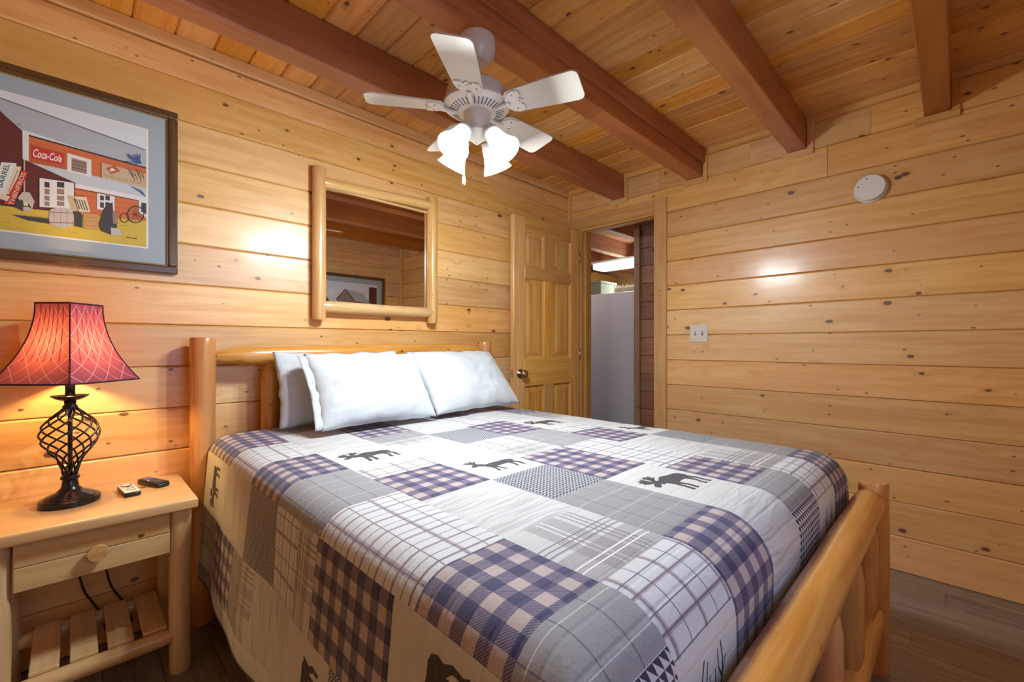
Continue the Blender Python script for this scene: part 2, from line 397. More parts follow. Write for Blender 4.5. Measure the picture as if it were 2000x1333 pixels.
for (z0, z1) in ((0.20, 0.824), (1.02, 1.593), (1.684, 1.923)):
    stile(DW / 2 - 0.05, DW / 2 + 0.05, z0, z1)
    for (x0, x1) in ((ST, DW / 2 - 0.05), (DW / 2 + 0.05, DW - ST)):
        bm = bmesh.new(); W_, H_ = x1 - x0, z1 - z0
        def ring(i, y): return [bm.verts.new(v) for v in ((i, y, i), (H_ - i, y, i), (H_ - i, y, W_ - i), (i, y, W_ - i))]
        rs = [ring(0, 0.010), ring(0.014, 0.016), ring(0.045, 0.006), ring(0.045, 0.029), ring(0.014, 0.019), ring(0, 0.025)]
        for a, b in zip(rs[:2], rs[1:3]):
            for i in range(4): bm.faces.new((a[i], a[(i + 1) % 4], b[(i + 1) % 4], b[i]))
        bm.faces.new(rs[2])
        for a, b in zip(rs[3:5], rs[4:6]):
            for i in range(4): bm.faces.new((a[i], a[(i + 1) % 4], b[(i + 1) % 4], b[i]))
        bm.faces.new(rs[3])
        for i in range(4): bm.faces.new((rs[0][i], rs[0][(i + 1) % 4], rs[5][(i + 1) % 4], rs[5][i]))
        dpart('panel', bm, M=basis((0, 0, 1), (0, 1, 0), (-1, 0, 0), (x1, 0, z0)))
kp = [(0.033, 0), (0.033, 0.005), (0.012, 0.008), (0.011, 0.024), (0.020, 0.030), (0.028, 0.040), (0.028, 0.050), (0.020, 0.060), (0.010, 0.062), (0, 0.062)]
kb = [(0.033, 0), (0.033, 0.005), (0.012, 0.008), (0.011, 0.016), (0.020, 0.020), (0.027, 0.030), (0.026, 0.042), (0.018, 0.048), (0, 0.048)]
dpart('knob', lathe(kp, 24), M_NICKEL, Matrix.Translation((0.062, 0, 0.915)) @ Matrix.Rotation(R(90), 4, 'X'), smooth=True)
dpart('knob', lathe(kb, 24), M_NICKEL, Matrix.Translation((0.062, 0.035, 0.915)) @ Matrix.Rotation(R(-90), 4, 'X'), smooth=True)
dpart('latch_plate', nbox(-0.001, 0.001, 0.006, 0.029, 0.887, 0.943), M_NICKEL)
for z in (0.25, 1.0, 1.78): dpart('hinge', lathe([(0.006, 0), (0.006, 0.09)], 10), M_NICKEL, Matrix.Translation((DW + 0.006, 0.004, z)), smooth=True)

# ================================================================== kitchen beyond the doorway
hall_c = struct(part('ceiling', nbox(XB + 0.125, 6.3, 1.0, 4.6, ZC, ZC + 0.1), M_HALL, None), 'dark red wood ceiling of the kitchen beyond')
for y0 in (2.31, 2.885, 3.46, 4.035): beam(y0, y0 + 0.095, XB + 0.13, 6.2, hall_c, M_HALL)
wall_k = struct(part('wall_kitchen', nbox(6.216, 6.3, 1.0, 4.6, 0, ZC), M_DARK, None), 'pine board wall of the kitchen beyond the doorway')
for i in range(14):
    board_right(1.0, 4.5, i * 0.171, (i + 1) * 0.171, wall_k, X=6.2, mat=M_WALL)
wall_h = struct(part('wall_hall', nbox(3.866, 3.95, 0.9, 2.127, 0, ZC), M_DARK, None), 'red toned board wall across the hall')
for i in range(14):
    board_right(0.9, 2.127, i * 0.171, min((i + 1) * 0.171, ZC), wall_h, X=3.85, mat=M_HALL)
part('end_post', nbox(3.835, 3.955, 2.128, 2.19, 0, ZC, 0.003), M_HALL, wall_h)
for nm, a in (('wall_pantry', (XB + 0.13, 6.3, 4.5, 4.6)), ('wall_entry', (XB + 0.13, 6.3, 0.9, 0.99))):
    struct(part(nm, nbox(a[0], a[1], a[2], a[3], 0, ZC), M_HALL, None), 'red toned wood wall of the kitchen')
M_FRIDGE = plain('fridge_enamel', (0.66, 0.61, 0.60), 0.38, coat=0.2)
fr = thing('refrigerator', 'tall pale grey refrigerator seen through the open doorway', 'refrigerator', (4.65, 2.80, 0))
part('cabinet', nbox(4.34, 5.0, 2.36, 3.16, 0.02, 1.72, 0.012, 2), M_FRIDGE, fr)
part('lower_door', nbox(4.40, 4.98, 2.30, 2.355, 0.06, 1.15, 0.012, 2), M_FRIDGE, fr)
part('upper_door', nbox(4.40, 4.98, 2.30, 2.355, 1.16, 1.71, 0.012, 2), M_FRIDGE, fr)
part('plinth', nbox(4.38, 4.98, 2.38, 3.12, 0, 0.02), M_BLACK, fr)
bx_ = thing('storage_box', 'grey green box on top of the refrigerator', 'box', (4.62, 3.2, 1.72))
part('body', nbox(4.45, 4.80, 2.98, 3.15, 1.721, 1.87, 0.006), plain('box_card', (0.17, 0.17, 0.12), 0.7), bx_)
part('lid', nbox(4.445, 4.805, 2.975, 3.155, 1.87, 1.895, 0.004), plain('box_lid', (0.20, 0.19, 0.14), 0.7), bx_)
bk = thing('straw_basket', 'pale fringed straw basket on top of the refrigerator', 'basket', (4.6, 2.68, 1.72))
M_STRAW = plain('straw', (0.70, 0.62, 0.46), 0.8)
part('tray', nbox(4.50, 4.80, 2.42, 2.82, 1.721, 1.80, 0.01), M_STRAW, bk)
bm = bmesh.new()
for i in range(26):
    y = 2.425 + i * 0.0155; box(bm, 4.492, 4.499, y, y + 0.010, 1.725 + rnd.uniform(0, .01), 1.815 + rnd.uniform(-.015, .015))
part('fringe', bm, M_STRAW, bk)
t = NT('tube_light'); t.set(Base_Color=(0.9, 0.9, 0.9), Emission_Color=(0.80, 1.0, 0.93), Emission_Strength=2.2); M_TUBE = t.m
ft = thing('fluorescent_light', 'long lit fluorescent light under the kitchen beams', 'light', (5.0, 3.0, 2.2))
part('housing', nbox(4.86, 5.14, 2.2, 3.40, 2.195, ZBEAM - 0.001, 0.004), M_PLAST, ft)
part('diffuser', nbox(4.87, 5.13, 2.21, 3.39, 2.12, 2.194, 0.02, 2), M_TUBE, ft)
ld = bpy.data.lights.new('tube_glow', 'AREA'); ld.shape = 'RECTANGLE'; ld.size = 0.2; ld.size_y = 1.1; ld.energy = E_TUBE; ld.color = (0.85, 1.0, 0.97)
lo_ = bpy.data.objects.new('tube_glow', ld); C.objects.link(lo_); lo_.location = (5.0, 2.8, 2.11)
hl = thing('added_hall_light', 'added unseen round white glass ceiling light in the hall', 'light', (3.42, 3.20, ZC))  # out-of-view fixture added to brighten the refrigerator
part('pan', lathe([(0.0, ZC - 0.0005), (0.13, ZC - 0.0005), (0.13, ZC - 0.02), (0.0, ZC - 0.02)], 28), M_WHITE, hl, Matrix.Translation((3.42, 3.20, 0)))
tgl = NT('hall_fill_glass'); tgl.set(Base_Color=(0.9, 0.9, 0.9), Emission_Color=(1.0, 0.95, 0.9), Emission_Strength=2.0)
part('dome', lathe([(0.12, ZC - 0.0205), (0.115, ZC - 0.05), (0.07, ZC - 0.085), (0.0, ZC - 0.095)], 28), tgl.m, hl, Matrix.Translation((3.42, 3.20, 0)), smooth=True)
ld = bpy.data.lights.new('hall_fill', 'POINT'); ld.energy = 14; ld.color = (1.0, 0.95, 0.92); ld.shadow_soft_size = 0.1  # fill lamp of the added fixture
lo_ = bpy.data.objects.new('hall_fill', ld); C.objects.link(lo_); lo_.location = (3.42, 3.20, ZC - 0.22)
kc = thing('kitchen_soffit', 'yellow pine box beam high on the kitchen wall', 'beam', (5.6, 3.95, 2.1))
part('face_board', nbox(5.55, 5.58, 3.80, 4.5, 2.02, 2.222, 0.006), M_TRIM, kc)
part('core', nbox(5.581, 6.18, 3.82, 4.5, 2.03, 2.221, 0.004), M_TRIM, kc)

# ================================================================== bed
PX0, PX1, PYH, PYF, PR = 0.370, 1.950, 2.165, 0.203, 0.043
bed = thing('log_bed', 'honey coloured peeled log bed with headboard and footboard', 'bed', (1.15, 1.2, 0))
lg = lambda name, p0, p1, r, seed, **k: log_part(name, p0, p1, r, M_LOG, bed, seed, **k)
lg('post', (PX0, PYH, 0), (PX0, PYH, 1.155), 0.045, 1); lg('post', (1.896, PYH, 0), (1.896, PYH, 1.146), 0.045, 2)
lg('post', (PX0, PYF, 0), (PX0, PYF, 0.66), 0.043, 3); lg('post', (PX1 + 0.016, PYF - 0.004, 0), (PX1 + 0.016, PYF - 0.004, 0.652), 0.0435, 4)
lg('head_rail', (PX0 + 0.035, PYH, 1.078), (1.865, PYH, 1.088), 0.043, 5, taper0=0.13, taper1=0.13, tip=0.5)
lg('head_rail', (PX0 + 0.035, PYH, 0.52), (1.865, PYH, 0.52), 0.040, 6, taper0=0.1, taper1=0.1)
lg('foot_rail', (PX0 + 0.035, PYF, 0.600), (PX1 - 0.040, PYF, 0.600), 0.0432, 7, taper0=0.06, taper1=0.03, tip=0.62, rough=0.03)
lg('foot_rail', (PX0 + 0.035, PYF, 0.215), (PX1 - 0.012, PYF, 0.215), 0.0415, 8, taper0=0.06, taper1=0.04, tip=0.6)
for i in range(5):
    X = 0.622 + i * 0.2535
    lg('spindle', (X, PYH, 0.54), (X, PYH, 1.052), 0.037, 10 + i, taper0=0.07, taper1=0.075, tip=0.45)
for i in range(5):
    X = 1.80 - i * 0.31
    lg('spindle', (X, PYF, 0.240), (X, PYF, 0.582), 0.034, 20 + i, taper0=0.05, taper1=0.09, tip=0.5)
lg('side_rail', (0.432, PYF + 0.03, 0.33), (0.432, PYH - 0.03, 0.33), 0.038, 30, taper0=0.06, taper1=0.06)
lg('side_rail', (1.855, PYF + 0.03, 0.33), (1.855, PYH - 0.03, 0.33), 0.038, 31, taper0=0.06, taper1=0.06)
M_MATT = plain('mattress_ticking', (0.72, 0.71, 0.69), 0.9)
part_m = part('box_spring', nbox(0.475, 1.812, 0.30, 2.11, 0.26, 0.455, 0.03, 2), M_MATT, None)
tag(part_m, 'box spring hidden in the log bed frame', 'box spring')
mt = thing('mattress', 'thick mattress under the patchwork quilt', 'mattress', (1.14, 1.2, 0.46))
part('body', nbox(0.415, 1.865, 0.29, 2.115, 0.457, 0.73, 0.05, 3), M_MATT, mt, smooth=True)
part('piping', nbox(0.412, 1.868, 0.287, 2.118, 0.59, 0.60, 0.004), M_MATT, mt)

# ---- quilt: a cloth surface over cloth coordinates u (across) and v (towards the head)
QX0, QX1, QR, QY0, QRF, QZ = 0.378, 1.905, 0.075, 0.262, 0.105, 0.752
DROP, DROPF = 0.475, 0.36
U_MIN = QX0 + QR - math.pi / 2 * QR - DROP; U_MAX = QX1 - QR + math.pi / 2 * QR + DROP
V_MIN = QY0 + QRF - math.pi / 2 * QRF - DROPF; V_MAX = 2.115
def cross_u(u):
    if u < QX0 + QR:
        s = QX0 + QR - u
        if s < math.pi / 2 * QR: th = s / QR; return QX0 + QR - QR * math.sin(th), QR * (1 - math.cos(th)), 0.0
        d = s - math.pi / 2 * QR; return QX0 - 0.05 * d, QR + d, -d
    if u > QX1 - QR:
        s = u - QX1 + QR
        if s < math.pi / 2 * QR: th = s / QR; return QX1 - QR + QR * math.sin(th), QR * (1 - math.cos(th)), 0.0
        d = s - math.pi / 2 * QR; return QX1 + 0.05 * d, QR + d, d
    return u, 0.0, 0.0
def cross_v(v):
    if v < QY0 + QRF:
        s = QY0 + QRF - v
        if s < math.pi / 2 * QRF: th = s / QRF; return QY0 + QRF - QRF * math.sin(th), QRF * (1 - math.cos(th))
        d = s - math.pi / 2 * QRF; return QY0, QRF + d
    return v, 0.0
def cloth(u, v):
    x, dx, side = cross_u(u); y, dy = cross_v(v)
    d = (dx ** 3 + dy ** 3) ** (1 / 3)
    cx = (x - (QX0 + QX1) / 2) / ((QX1 - QX0) / 2)
    z = QZ + 0.010 * (1 - min(1, cx * cx)) - d + 0.003 * noise.noise(Vector((u * 4, v * 4, 0)))
    hang = max(0.0, min(1.0, abs(side) / 0.35))
    if side:
        wv = (math.sin(v * 8.3 + 0.6) * 0.5 + math.sin(v * 17.0 + 2.0) * 0.28 + noise.noise(Vector((v * 3, u * 2, 5))) * 0.5)
        x += math.copysign(1, side) * hang * (0.012 + 0.016 * wv)
    hf = max(0.0, min(1.0, (dy - QRF) / 0.3))
    y += hf * 0.006 * math.sin(u * 15)
    return Vector((x, y, max(z, 0.12)))
def cloth_n(u, v, e=0.004):
    a = cloth(u + e, v) - cloth(u - e, v); b = cloth(u, v + e) - cloth(u, v - e)
    n = a.cross(b); return n.normalized() if n.length > 1e-9 else Vector((0, 0, 1))

def fabric(name, fn, rough=0.85):
    t = NT(name); uv = t.n('ShaderNodeUVMap').outputs[0]; u, v = t.sep(uv)[0:2]
    c = fn(t, u, v, uv)
    t.set(Base_Color=c, Roughness=rough, Sheen_Weight=0.15)
    st = t.f('PINGPONG', t.f('ADD', v, 10.0), 0.0225)
    puff = t.ss(st, 0.0, 0.006)
    wv = t.noise(t.xyz(t.f('MULTIPLY', u, 30), t.f('MULTIPLY', v, 30), 0), 3.0, 3)
    weave = t.noise(t.xyz(t.f('MULTIPLY', u, 900), t.f('MULTIPLY', v, 900), 0), 1.0, 1)
    t.bump(t.f('ADD', t.f('ADD', puff, t.f('MULTIPLY', wv, 1.1)), t.f('MULTIPLY', weave, 0.12)), 0.35, 0.003)
    return t.m
def stripe(t, x, period, width, off=0.0):
    """1 inside a stripe of the given width, repeated"""
    m = t.f('MODULO', t.f('ADD', x, 10 * period * 7 + off), period)
    return t.f('LESS_THAN', m, width)
def f_buffalo(t, u, v, uv):
    a = stripe(t, u, 0.0555, 0.02775); b = stripe(t, v, 0.0555, 0.02775, 0.012)
    tw = t.f('GREATER_THAN', t.f('FRACT', t.f('MULTIPLY', t.f('ADD', u, v), 190)), 0.5)
    s = t.f('ADD', a, b)
    half = t.mix(tw, (0.22, 0.185, 0.24), (0.085, 0.072, 0.14))
    c = t.mix(t.f('GREATER_THAN', s, 0.5), (0.46, 0.385, 0.36), half)
    return t.mix(t.f('GREATER_THAN', s, 1.5), c, (0.045, 0.044, 0.11))
def f_white_pane(t, u, v, uv):
    c = (0.60, 0.62, 0.625)
    for x, o, P, W_ in ((u, 0.0, 0.098, 0.011), (v, 0.02, 0.058, 0.0075)):
        c = t.mix(t.f('MULTIPLY', stripe(t, x, P, W_, o), 0.60), c, (0.26, 0.18, 0.21))
        c = t.mix(t.f('MULTIPLY', stripe(t, x, P, 0.003, o - 0.003), 0.75), c, (0.13, 0.08, 0.12))
        c = t.mix(t.f('MULTIPLY', stripe(t, x, P, 0.0026, o + P / 2), 0.8), c, (0.06, 0.05, 0.08))
    return t.mix(t.f('MULTIPLY', t.noise(t.xyz(t.f('MULTIPLY', u, 8), t.f('MULTIPLY', v, 8), 0), 3), 0.08), c, (0.5, 0.5, 0.55))
def f_grey_pane(t, u, v, uv):
    n = t.noise(t.xyz(t.f('MULTIPLY', u, 60), t.f('MULTIPLY', v, 60), 0), 4, 2)
    c = t.mix(n, (0.235, 0.24, 0.25), (0.31, 0.31, 0.32))
    c = t.mix(t.f('MULTIPLY', stripe(t, u, 0.066, 0.0025, 0.01), 0.8), c, (0.10, 0.09, 0.11))
    c = t.mix(t.f('MULTIPLY', stripe(t, v, 0.074, 0.002), 0.5), c, (0.72, 0.72, 0.74))
    return c
def f_wood(t, u, v, uv):
    d = t.noise(t.xyz(t.f('MULTIPLY', u, 3), t.f('MULTIPLY', v, 6), 0), 1.5, 2)
    n = t.noise(t.xyz(t.f('MULTIPLY', u, 5), t.f('ADD', t.f('MULTIPLY', v, 90), t.f('MULTIPLY', d, 5)), 0), 1.2, 3)
    return t.mix(t.ss(n, 0.38, 0.70), (0.58, 0.59, 0.585), (0.40, 0.405, 0.40))
def f_tan_plaid(t, u, v, uv):
    c = (0.58, 0.585, 0.575)
    for x, o in ((u, 0.0), (v, 0.03)):
        c = t.mix(t.f('MULTIPLY', stripe(t, x, 0.21, 0.085, o), 0.48), c, (0.20, 0.18, 0.19))
        for k in (0.098, 0.112, 0.126): c = t.mix(t.f('MULTIPLY', stripe(t, x, 0.21, 0.005, o - k), 0.7), c, (0.16, 0.14, 0.16))
        for k in (0.03, 0.045): c = t.mix(t.f('MULTIPLY', stripe(t, x, 0.21, 0.004, o - k), 0.75), c, (0.85, 0.85, 0.84))
    h = t.f('GREATER_THAN', t.f('FRACT', t.f('MULTIPLY', v, 150)), 0.55)
    return t.mix(t.f('MULTIPLY', h, 0.18), c, (0.08, 0.07, 0.08))
def f_herring(t, u, v, uv):
    z = t.f('PINGPONG', t.f('ADD', u, 5), 0.0065)
    k = t.f('GREATER_THAN', t.f('FRACT', t.f('MULTIPLY', t.f('ADD', v, t.f('MULTIPLY', z, 1.0)), 92)), 0.52)
    return t.mix(k, (0.045, 0.05, 0.075), (0.42, 0.44, 0.46))
def f_hound(t, u, v, uv):
    P = 0.017
    a = stripe(t, u, P, P / 2); b = stripe(t, v, P, P / 2)
    dg = t.f('LESS_THAN', t.f('MODULO', t.f('ADD', t.f('ADD', u, v), 30 * P), P), P / 2)
    s = t.f('ADD', a, b)
    c = t.mix(t.f('GREATER_THAN', s, 0.5), (0.52, 0.52, 0.56), t.mix(dg, (0.52, 0.52, 0.56), (0.03, 0.03, 0.06)))
    return t.mix(t.f('GREATER_THAN', s, 1.5), c, (0.03, 0.03, 0.06))
def f_plain(t, u, v, uv):
    n = t.noise(t.xyz(t.f('MULTIPLY', u, 12), t.f('MULTIPLY', v, 12), 0), 2, 2)
    return t.mix(n, (0.60, 0.60, 0.585), (0.54, 0.535, 0.52))
FAB = {'buf': fabric('buffalo_check', f_buffalo), 'pane': fabric('white_windowpane', f_white_pane), 'grey': fabric('grey_windowpane', f_grey_pane),
       'wood': fabric('woodgrain_print', f_wood), 'tan': fabric('tan_plaid', f_tan_plaid), 'her': fabric('herringbone', f_herring), 'hnd': fabric('houndstooth', f_hound), 'ani': fabric('cream_print', f_plain)}
FAB['deer'] = FAB['moose'] = FAB['head'] = FAB['ani']
M_SIL = fabric('charcoal_print', lambda t, u, v, uv: (0.040, 0.036, 0.046))
ROWS = {0: [(2.2, 'buf'), (1.78, 'pane'), (1.53, 'buf'), (1.27, 'grey'), (0.985, 'pane'), (0.605, 'buf'), (0.39, 'grey'), (0.265, 'hnd'), (-0.02, 'wood')],
        1: [(2.2, 'her'), (1.93, 'wood'), (1.50, 'moose'), (1.235, 'pane'), (1.125, 'buf'), (0.885, 'wood'), (0.60, 'tan'), (0.39, 'pane'), (0.24, 'head')],
        2: [(2.2, 'tan'), (1.90, 'buf'), (1.62, 'grey'), (1.50, 'tan'), (1.40, 'wood'), (1.11, 'deer'), (0.88, 'her'), (0.665, 'grey'), (0.395, 'buf'), (0.0, 'pane')],
        3: [(2.2, 'moose'), (1.80, 'wood'), (1.51, 'her'), (1.265, 'pane'), (1.10, 'tan'), (0.99, 'buf'), (0.665, 'moose'), (0.395, 'wood'), (0.05, 'her')]}
MOOSE = [(.04, .50), (.03, .57), (.09, .62), (.15, .67), (.07, .69), (.00, .76), (.03, .79), (.00, .87), (.06, .86), (.07, .95), (.12, .89), (.16, .97), (.18, .87), (.19, .75), (.23, .75), (.24, .87), (.21, .97), (.28, .93), (.31, 1.0), (.34, .92), (.40, .95), (.38, .86), (.42, .81), (.34, .77), (.27, .70), (.34, .68), (.44, .76), (.54, .77), (.70, .71), (.84, .70), (.92, .64), (.95, .54), (.92, .44), (.97, .29), (.94, .12), (.98, .02), (.90, .02), (.89, .13), (.90, .28), (.82, .40), (.84, .23), (.80, .11), (.83, .02), (.75, .02), (.75, .13), (.78, .25), (.73, .40), (.60, .40), (.50, .38), (.52, .22), (.51, .02), (.44, .02), (.46, .22), (.43, .36), (.40, .22), (.38, .02), (.31, .02), (.34, .22), (.34, .43), (.30, .52), (.24, .49), (.21, .56), (.14, .51), (.08, .47)]
DEER = [(.05, .58), (.10, .66), (.17, .70), (.14, .80), (.06, .88), (.08, .92), (.15, .86), (.13, .97), (.16, .98), (.20, .86), (.24, .97), (.27, .96), (.24, .84), (.32, .90), (.33, .87), (.25, .78), (.24, .70), (.30, .64), (.34, .56), (.50, .58), (.68, .57), (.82, .58), (.90, .52), (.93, .56), (.92, .44), (.88, .36), (.93, .22), (.90, .02), (.86, .02), (.86, .20), (.80, .32), (.78, .18), (.74, .02), (.70, .02), (.73, .20), (.72, .34), (.56, .32), (.44, .32), (.44, .16), (.46, .02), (.42, .02), (.40, .16), (.38, .30), (.34, .16), (.30, .02), (.26, .02), (.30, .18), (.30, .36), (.26, .46), (.20, .56), (.12, .54)]
quilt = thing('patchwork_quilt', 'patchwork quilt of plaids, checks and moose prints spread over the bed', 'quilt', (1.14, 1.2, 0.75))
def quilt_uv(m, co):
    l = m.uv_layers.new(name='UVMap')
    for lp in m.loops: l.data[lp.index].uv = co[lp.vertex_index]
def silhouette(polys, u0, v0, su, sv, name, parent):
    bm = bmesh.new()
    for poly in polys:
        vs = [bm.verts.new((a, b, 0)) for a, b in poly]; bm.faces.new(vs)
    bmesh.ops.triangulate(bm, faces=bm.faces[:])
    for _ in range(2):
        lg_ = [e for e in bm.edges if e.calc_length() > 0.14]
        if lg_: bmesh.ops.subdivide_edges(bm, edges=lg_, cuts=1); bmesh.ops.triangulate(bm, faces=bm.faces[:])
    co = []
    for vt in bm.verts:
        u, v = u0 + vt.co.x * su, v0 + vt.co.y * sv
        co.append((u, v)); vt.co = cloth(u, v) + cloth_n(u, v) * 0.0022
    m = bpy.data.meshes.new(name); bm.to_mesh(m); bm.free(); quilt_uv(m, co)
    return link(name, m, parent, M_SIL)
def stroke(pts, w0, w1):
    out = []
    for i, (a, b) in enumerate(zip(pts, pts[1:])):
        d = Vector((b[0] - a[0], b[1] - a[1])); n = Vector((-d.y, d.x)).normalized()
        wa = w0 + (w1 - w0) * i / (len(pts) - 1); wb = w0 + (w1 - w0) * (i + 1) / (len(pts) - 1)
        out.append([(a[0] + n.x * wa, a[1] + n.y * wa), (a[0] - n.x * wa, a[1] - n.y * wa), (b[0] - n.x * wb, b[1] - n.y * wb), (b[0] + n.x * wb, b[1] + n.y * wb)])
    return out
HEAD = [[(.40, .0), (.60, .0), (.62, .22), (.72, .34), (.60, .38), (.50, .42), (.40, .38), (.28, .34), (.38, .22)]]
for s in (-1, 1):
    X = lambda a: .5 + s * a
    HEAD += stroke([(X(.05), .38), (X(.18), .50), (X(.28), .64), (X(.30), .80), (X(.24), .96)], .022, .008)
    HEAD += stroke([(X(.18), .50), (X(.08), .62), (X(.08), .78)], .016, .007) + stroke([(X(.28), .64), (X(.17), .76), (X(.15), .92)], .015, .006) + stroke([(X(.28), .66), (X(.40), .80)], .013, .006)
CW = 0.219
for k in range(-3, 10):
    u0, u1 = max(0.36 + CW * k, U_MIN), min(0.36 + CW * (k + 1), U_MAX)
    if u1 - u0 < 0.01: continue
    rows = ROWS[k % 4]
    for i, (hi, ty) in enumerate(rows):
        lo = rows[i + 1][0] if i + 1 < len(rows) else -1
        v1, v0 = min(hi, V_MAX), max(lo, V_MIN)
        if v1 - v0 < 0.01: continue
        nu, nv = max(2, round((u1 - u0) / 0.0155)), max(2, round((v1 - v0) / 0.0155))
        vs, uvs, fs = [], [], []
        for j in range(nv + 1):
            for ii in range(nu + 1):
                u, v = u0 + (u1 - u0) * ii / nu, v0 + (v1 - v0) * j / nv
                eb = min(ii, nu - ii, j, nv - j)
                vs.append(cloth(u, v) + cloth_n(u, v) * (0.0 if eb == 0 else 0.0016)); uvs.append((u, v))
        for j in range(nv):
            for ii in range(nu):
                q = j * (nu + 1) + ii; fs.append((q, q + 1, q + nu + 2, q + nu + 1))
        m = bpy.data.meshes.new('patch'); m.from_pydata(vs, [], fs); quilt_uv(m, uvs)
        po = link('patch', m, quilt, FAB[ty], smooth=True)
        fu0, fv0 = 0.36 + CW * k, lo
        if ty in ('moose', 'deer') and u1 - u0 > 0.15:
            hh = min(hi, 2.12) - lo
            s = min(0.15, hh * 0.62)
            silhouette([MOOSE if ty == 'moose' else DEER], fu0 + 0.024, lo + hh * 0.5 - 0.075, 0.172, 0.145, 'moose_print' if ty == 'moose' else 'deer_print', po)
        if ty == 'head' and u1 - u0 > 0.15: silhouette(HEAD, fu0 + 0.045, 0.035, 0.13, 0.18, 'antler_print', po)
# lining and bound edge
nu, nv = 64, 56
vs, fs = [], []
for j in range(nv + 1):
    for i in range(nu + 1):
        u, v = U_MIN + (U_MAX - U_MIN) * i / nu, V_MIN + (V_MAX - V_MIN) * j / nv
        vs.append(cloth(u, v) - cloth_n(u, v) * 0.009)
for j in range(nv):
    for i in range(nu):
        q = j * (nu + 1) + i; fs.append((q, q + nu + 1, q + nu + 2, q + 1))
m = bpy.data.meshes.new('lining'); m.from_pydata(vs, [], fs)
link('lining', m, quilt, plain('quilt_lining', (0.30, 0.27, 0.27), 0.9), smooth=True)
per = [(U_MIN, V_MAX - (V_MAX - V_MIN) * i / 60) for i in range(61)] + [(U_MIN + (U_MAX - U_MIN) * i / 60, V_MIN) for i in range(1, 61)] + [(U_MAX, V_MIN + (V_MAX - V_MIN) * i / 60) for i in range(1, 61)]
part('binding', tube([cloth(u, v) - cloth_n(u, v) * 0.004 for u, v in per], 0.0065, 6), plain('binding_cloth', (0.10, 0.075, 0.075), 0.9), quilt, smooth=True)

# ---- pillows
tp = NT('pillow_cotton'); o_ = tp.n('ShaderNodeTexCoord').outputs['Object']
tp.set(Base_Color=(0.56, 0.61, 0.64), Roughness=0.85, Sheen_Weight=0.2)
tp.bump(t_ := tp.f('ADD', tp.noise(o_, 9, 4, 0.6), tp.f('MULTIPLY', tp.noise(o_, 700, 1), 0.04)), 0.30, 0.02); M_PIL = tp.m
def pillow(label, cx, yb, zb, yt, zt, W_, T_, seed, yaw=0.0, hem=None):
    H_ = math.hypot(yt - yb, zt - zb)
    M = Matrix.Translation((cx, (yb + yt) / 2, (zb + zt) / 2)) @ Matrix.Rotation(R(yaw), 4, 'Z') @ Matrix.Rotation(math.atan2(zt - zb, yt - yb), 4, 'X')
    th = thing('pillow', label, 'pillow', (cx, yb, zb), 'white pillows against the headboard')
    bm = bmesh.new(); nx, ny = 48, 34; lay = {}
    for s in (1, -1):
        for j in range(ny + 1):
            for i in range(nx + 1):
                if s == -1 and (i in (0, nx) or j in (0, ny)): lay[s, i, j] = lay[1, i, j]; continue
                a, b = -1 + 2 * i / nx, -1 + 2 * j / ny
                prof = (max(0, 1 - abs(a) ** 3.2) ** 0.62) * (max(0, 1 - abs(b) ** 2.6) ** 0.62)
                nz = noise.noise(Vector((a * 2.2 + seed * 7, b * 2.0, s * 3.0)))
                edge = (1 - abs(a)) * (1 - abs(b))
                cr = abs(noise.noise(Vector((a * 3 + seed * 3, b * 6, 4)))) * 0.012 + 0.006 * noise.noise(Vector((a * 7, b * 12 + seed, 1)))
                pin = 1 - 0.055 * (1 - abs(b) ** 2.0) * abs(a) ** 6 * 0 
                wx = a * W_ / 2 * (1 - 0.045 * (1 - b * b)) if abs(a) > 0.0 else 0
                wy = b * H_ / 2 * (1 - 0.06 * (1 - a * a))
                wx += 0.006 * noise.noise(Vector((b * 4, seed, a))); wy += 0.008 * noise.noise(Vector((a * 4, seed + 3, b)))
                lay[s, i, j] = bm.verts.new((wx, wy, s * T_ / 2 * prof * (1 + 0.16 * nz) - (cr * prof if s > 0 else 0)))
        for j in range(ny):
            for i in range(nx):
                q = [lay[s, i, j], lay[s, i + 1, j], lay[s, i + 1, j + 1], lay[s, i, j + 1]]
                bm.faces.new(q if s > 0 else q[::-1])
    part('pillowcase', bm, M_PIL, th, M, smooth=True)
    if hem:   # loose cuff of the pillowcase at the open end
        bm = bmesh.new(); rows_ = []
        for j in range(25):
            b = -1 + j / 12.0; row = []
            for i in range(5):
                e = i / 4.0
                xx = hem * (W_ / 2 * (1 - 0.045 * (1 - b * b)) - 0.012 + e * 0.035)
                row.append(bm.verts.new((xx, b * H_ / 2 * 0.96, 0.010 * (1 - abs(b) ** 4) * (1 - e * 0.5) + 0.006 * noise.noise(Vector((b * 5, e * 2, seed))))))
            rows_.append(row)
        for ra, rb in zip(rows_, rows_[1:]):
            for i in range(4): bm.faces.new((ra[i], ra[i + 1], rb[i + 1], rb[i]))
        ho = part('cuff', bm, M_PIL, th, M, smooth=True)
        so = ho.modifiers.new('thickness', 'SOLIDIFY'); so.thickness = 0.004
    return th
pillow('white pillow standing upright behind another at the lamp side', 0.905, 1.985, 0.772, 2.085, 1.095, 0.60, 0.11, 1, 0)
pillow('white pillow leaning forward with its open cuff toward the lamp', 0.955, 1.735, 0.785, 1.955, 1.085, 0.535, 0.15, 2, -2, hem=-1)
pillow('white pillow leaning against the headboard at the door side', 1.528, 1.765, 0.785, 2.035, 1.090, 0.60, 0.16, 3, 2)

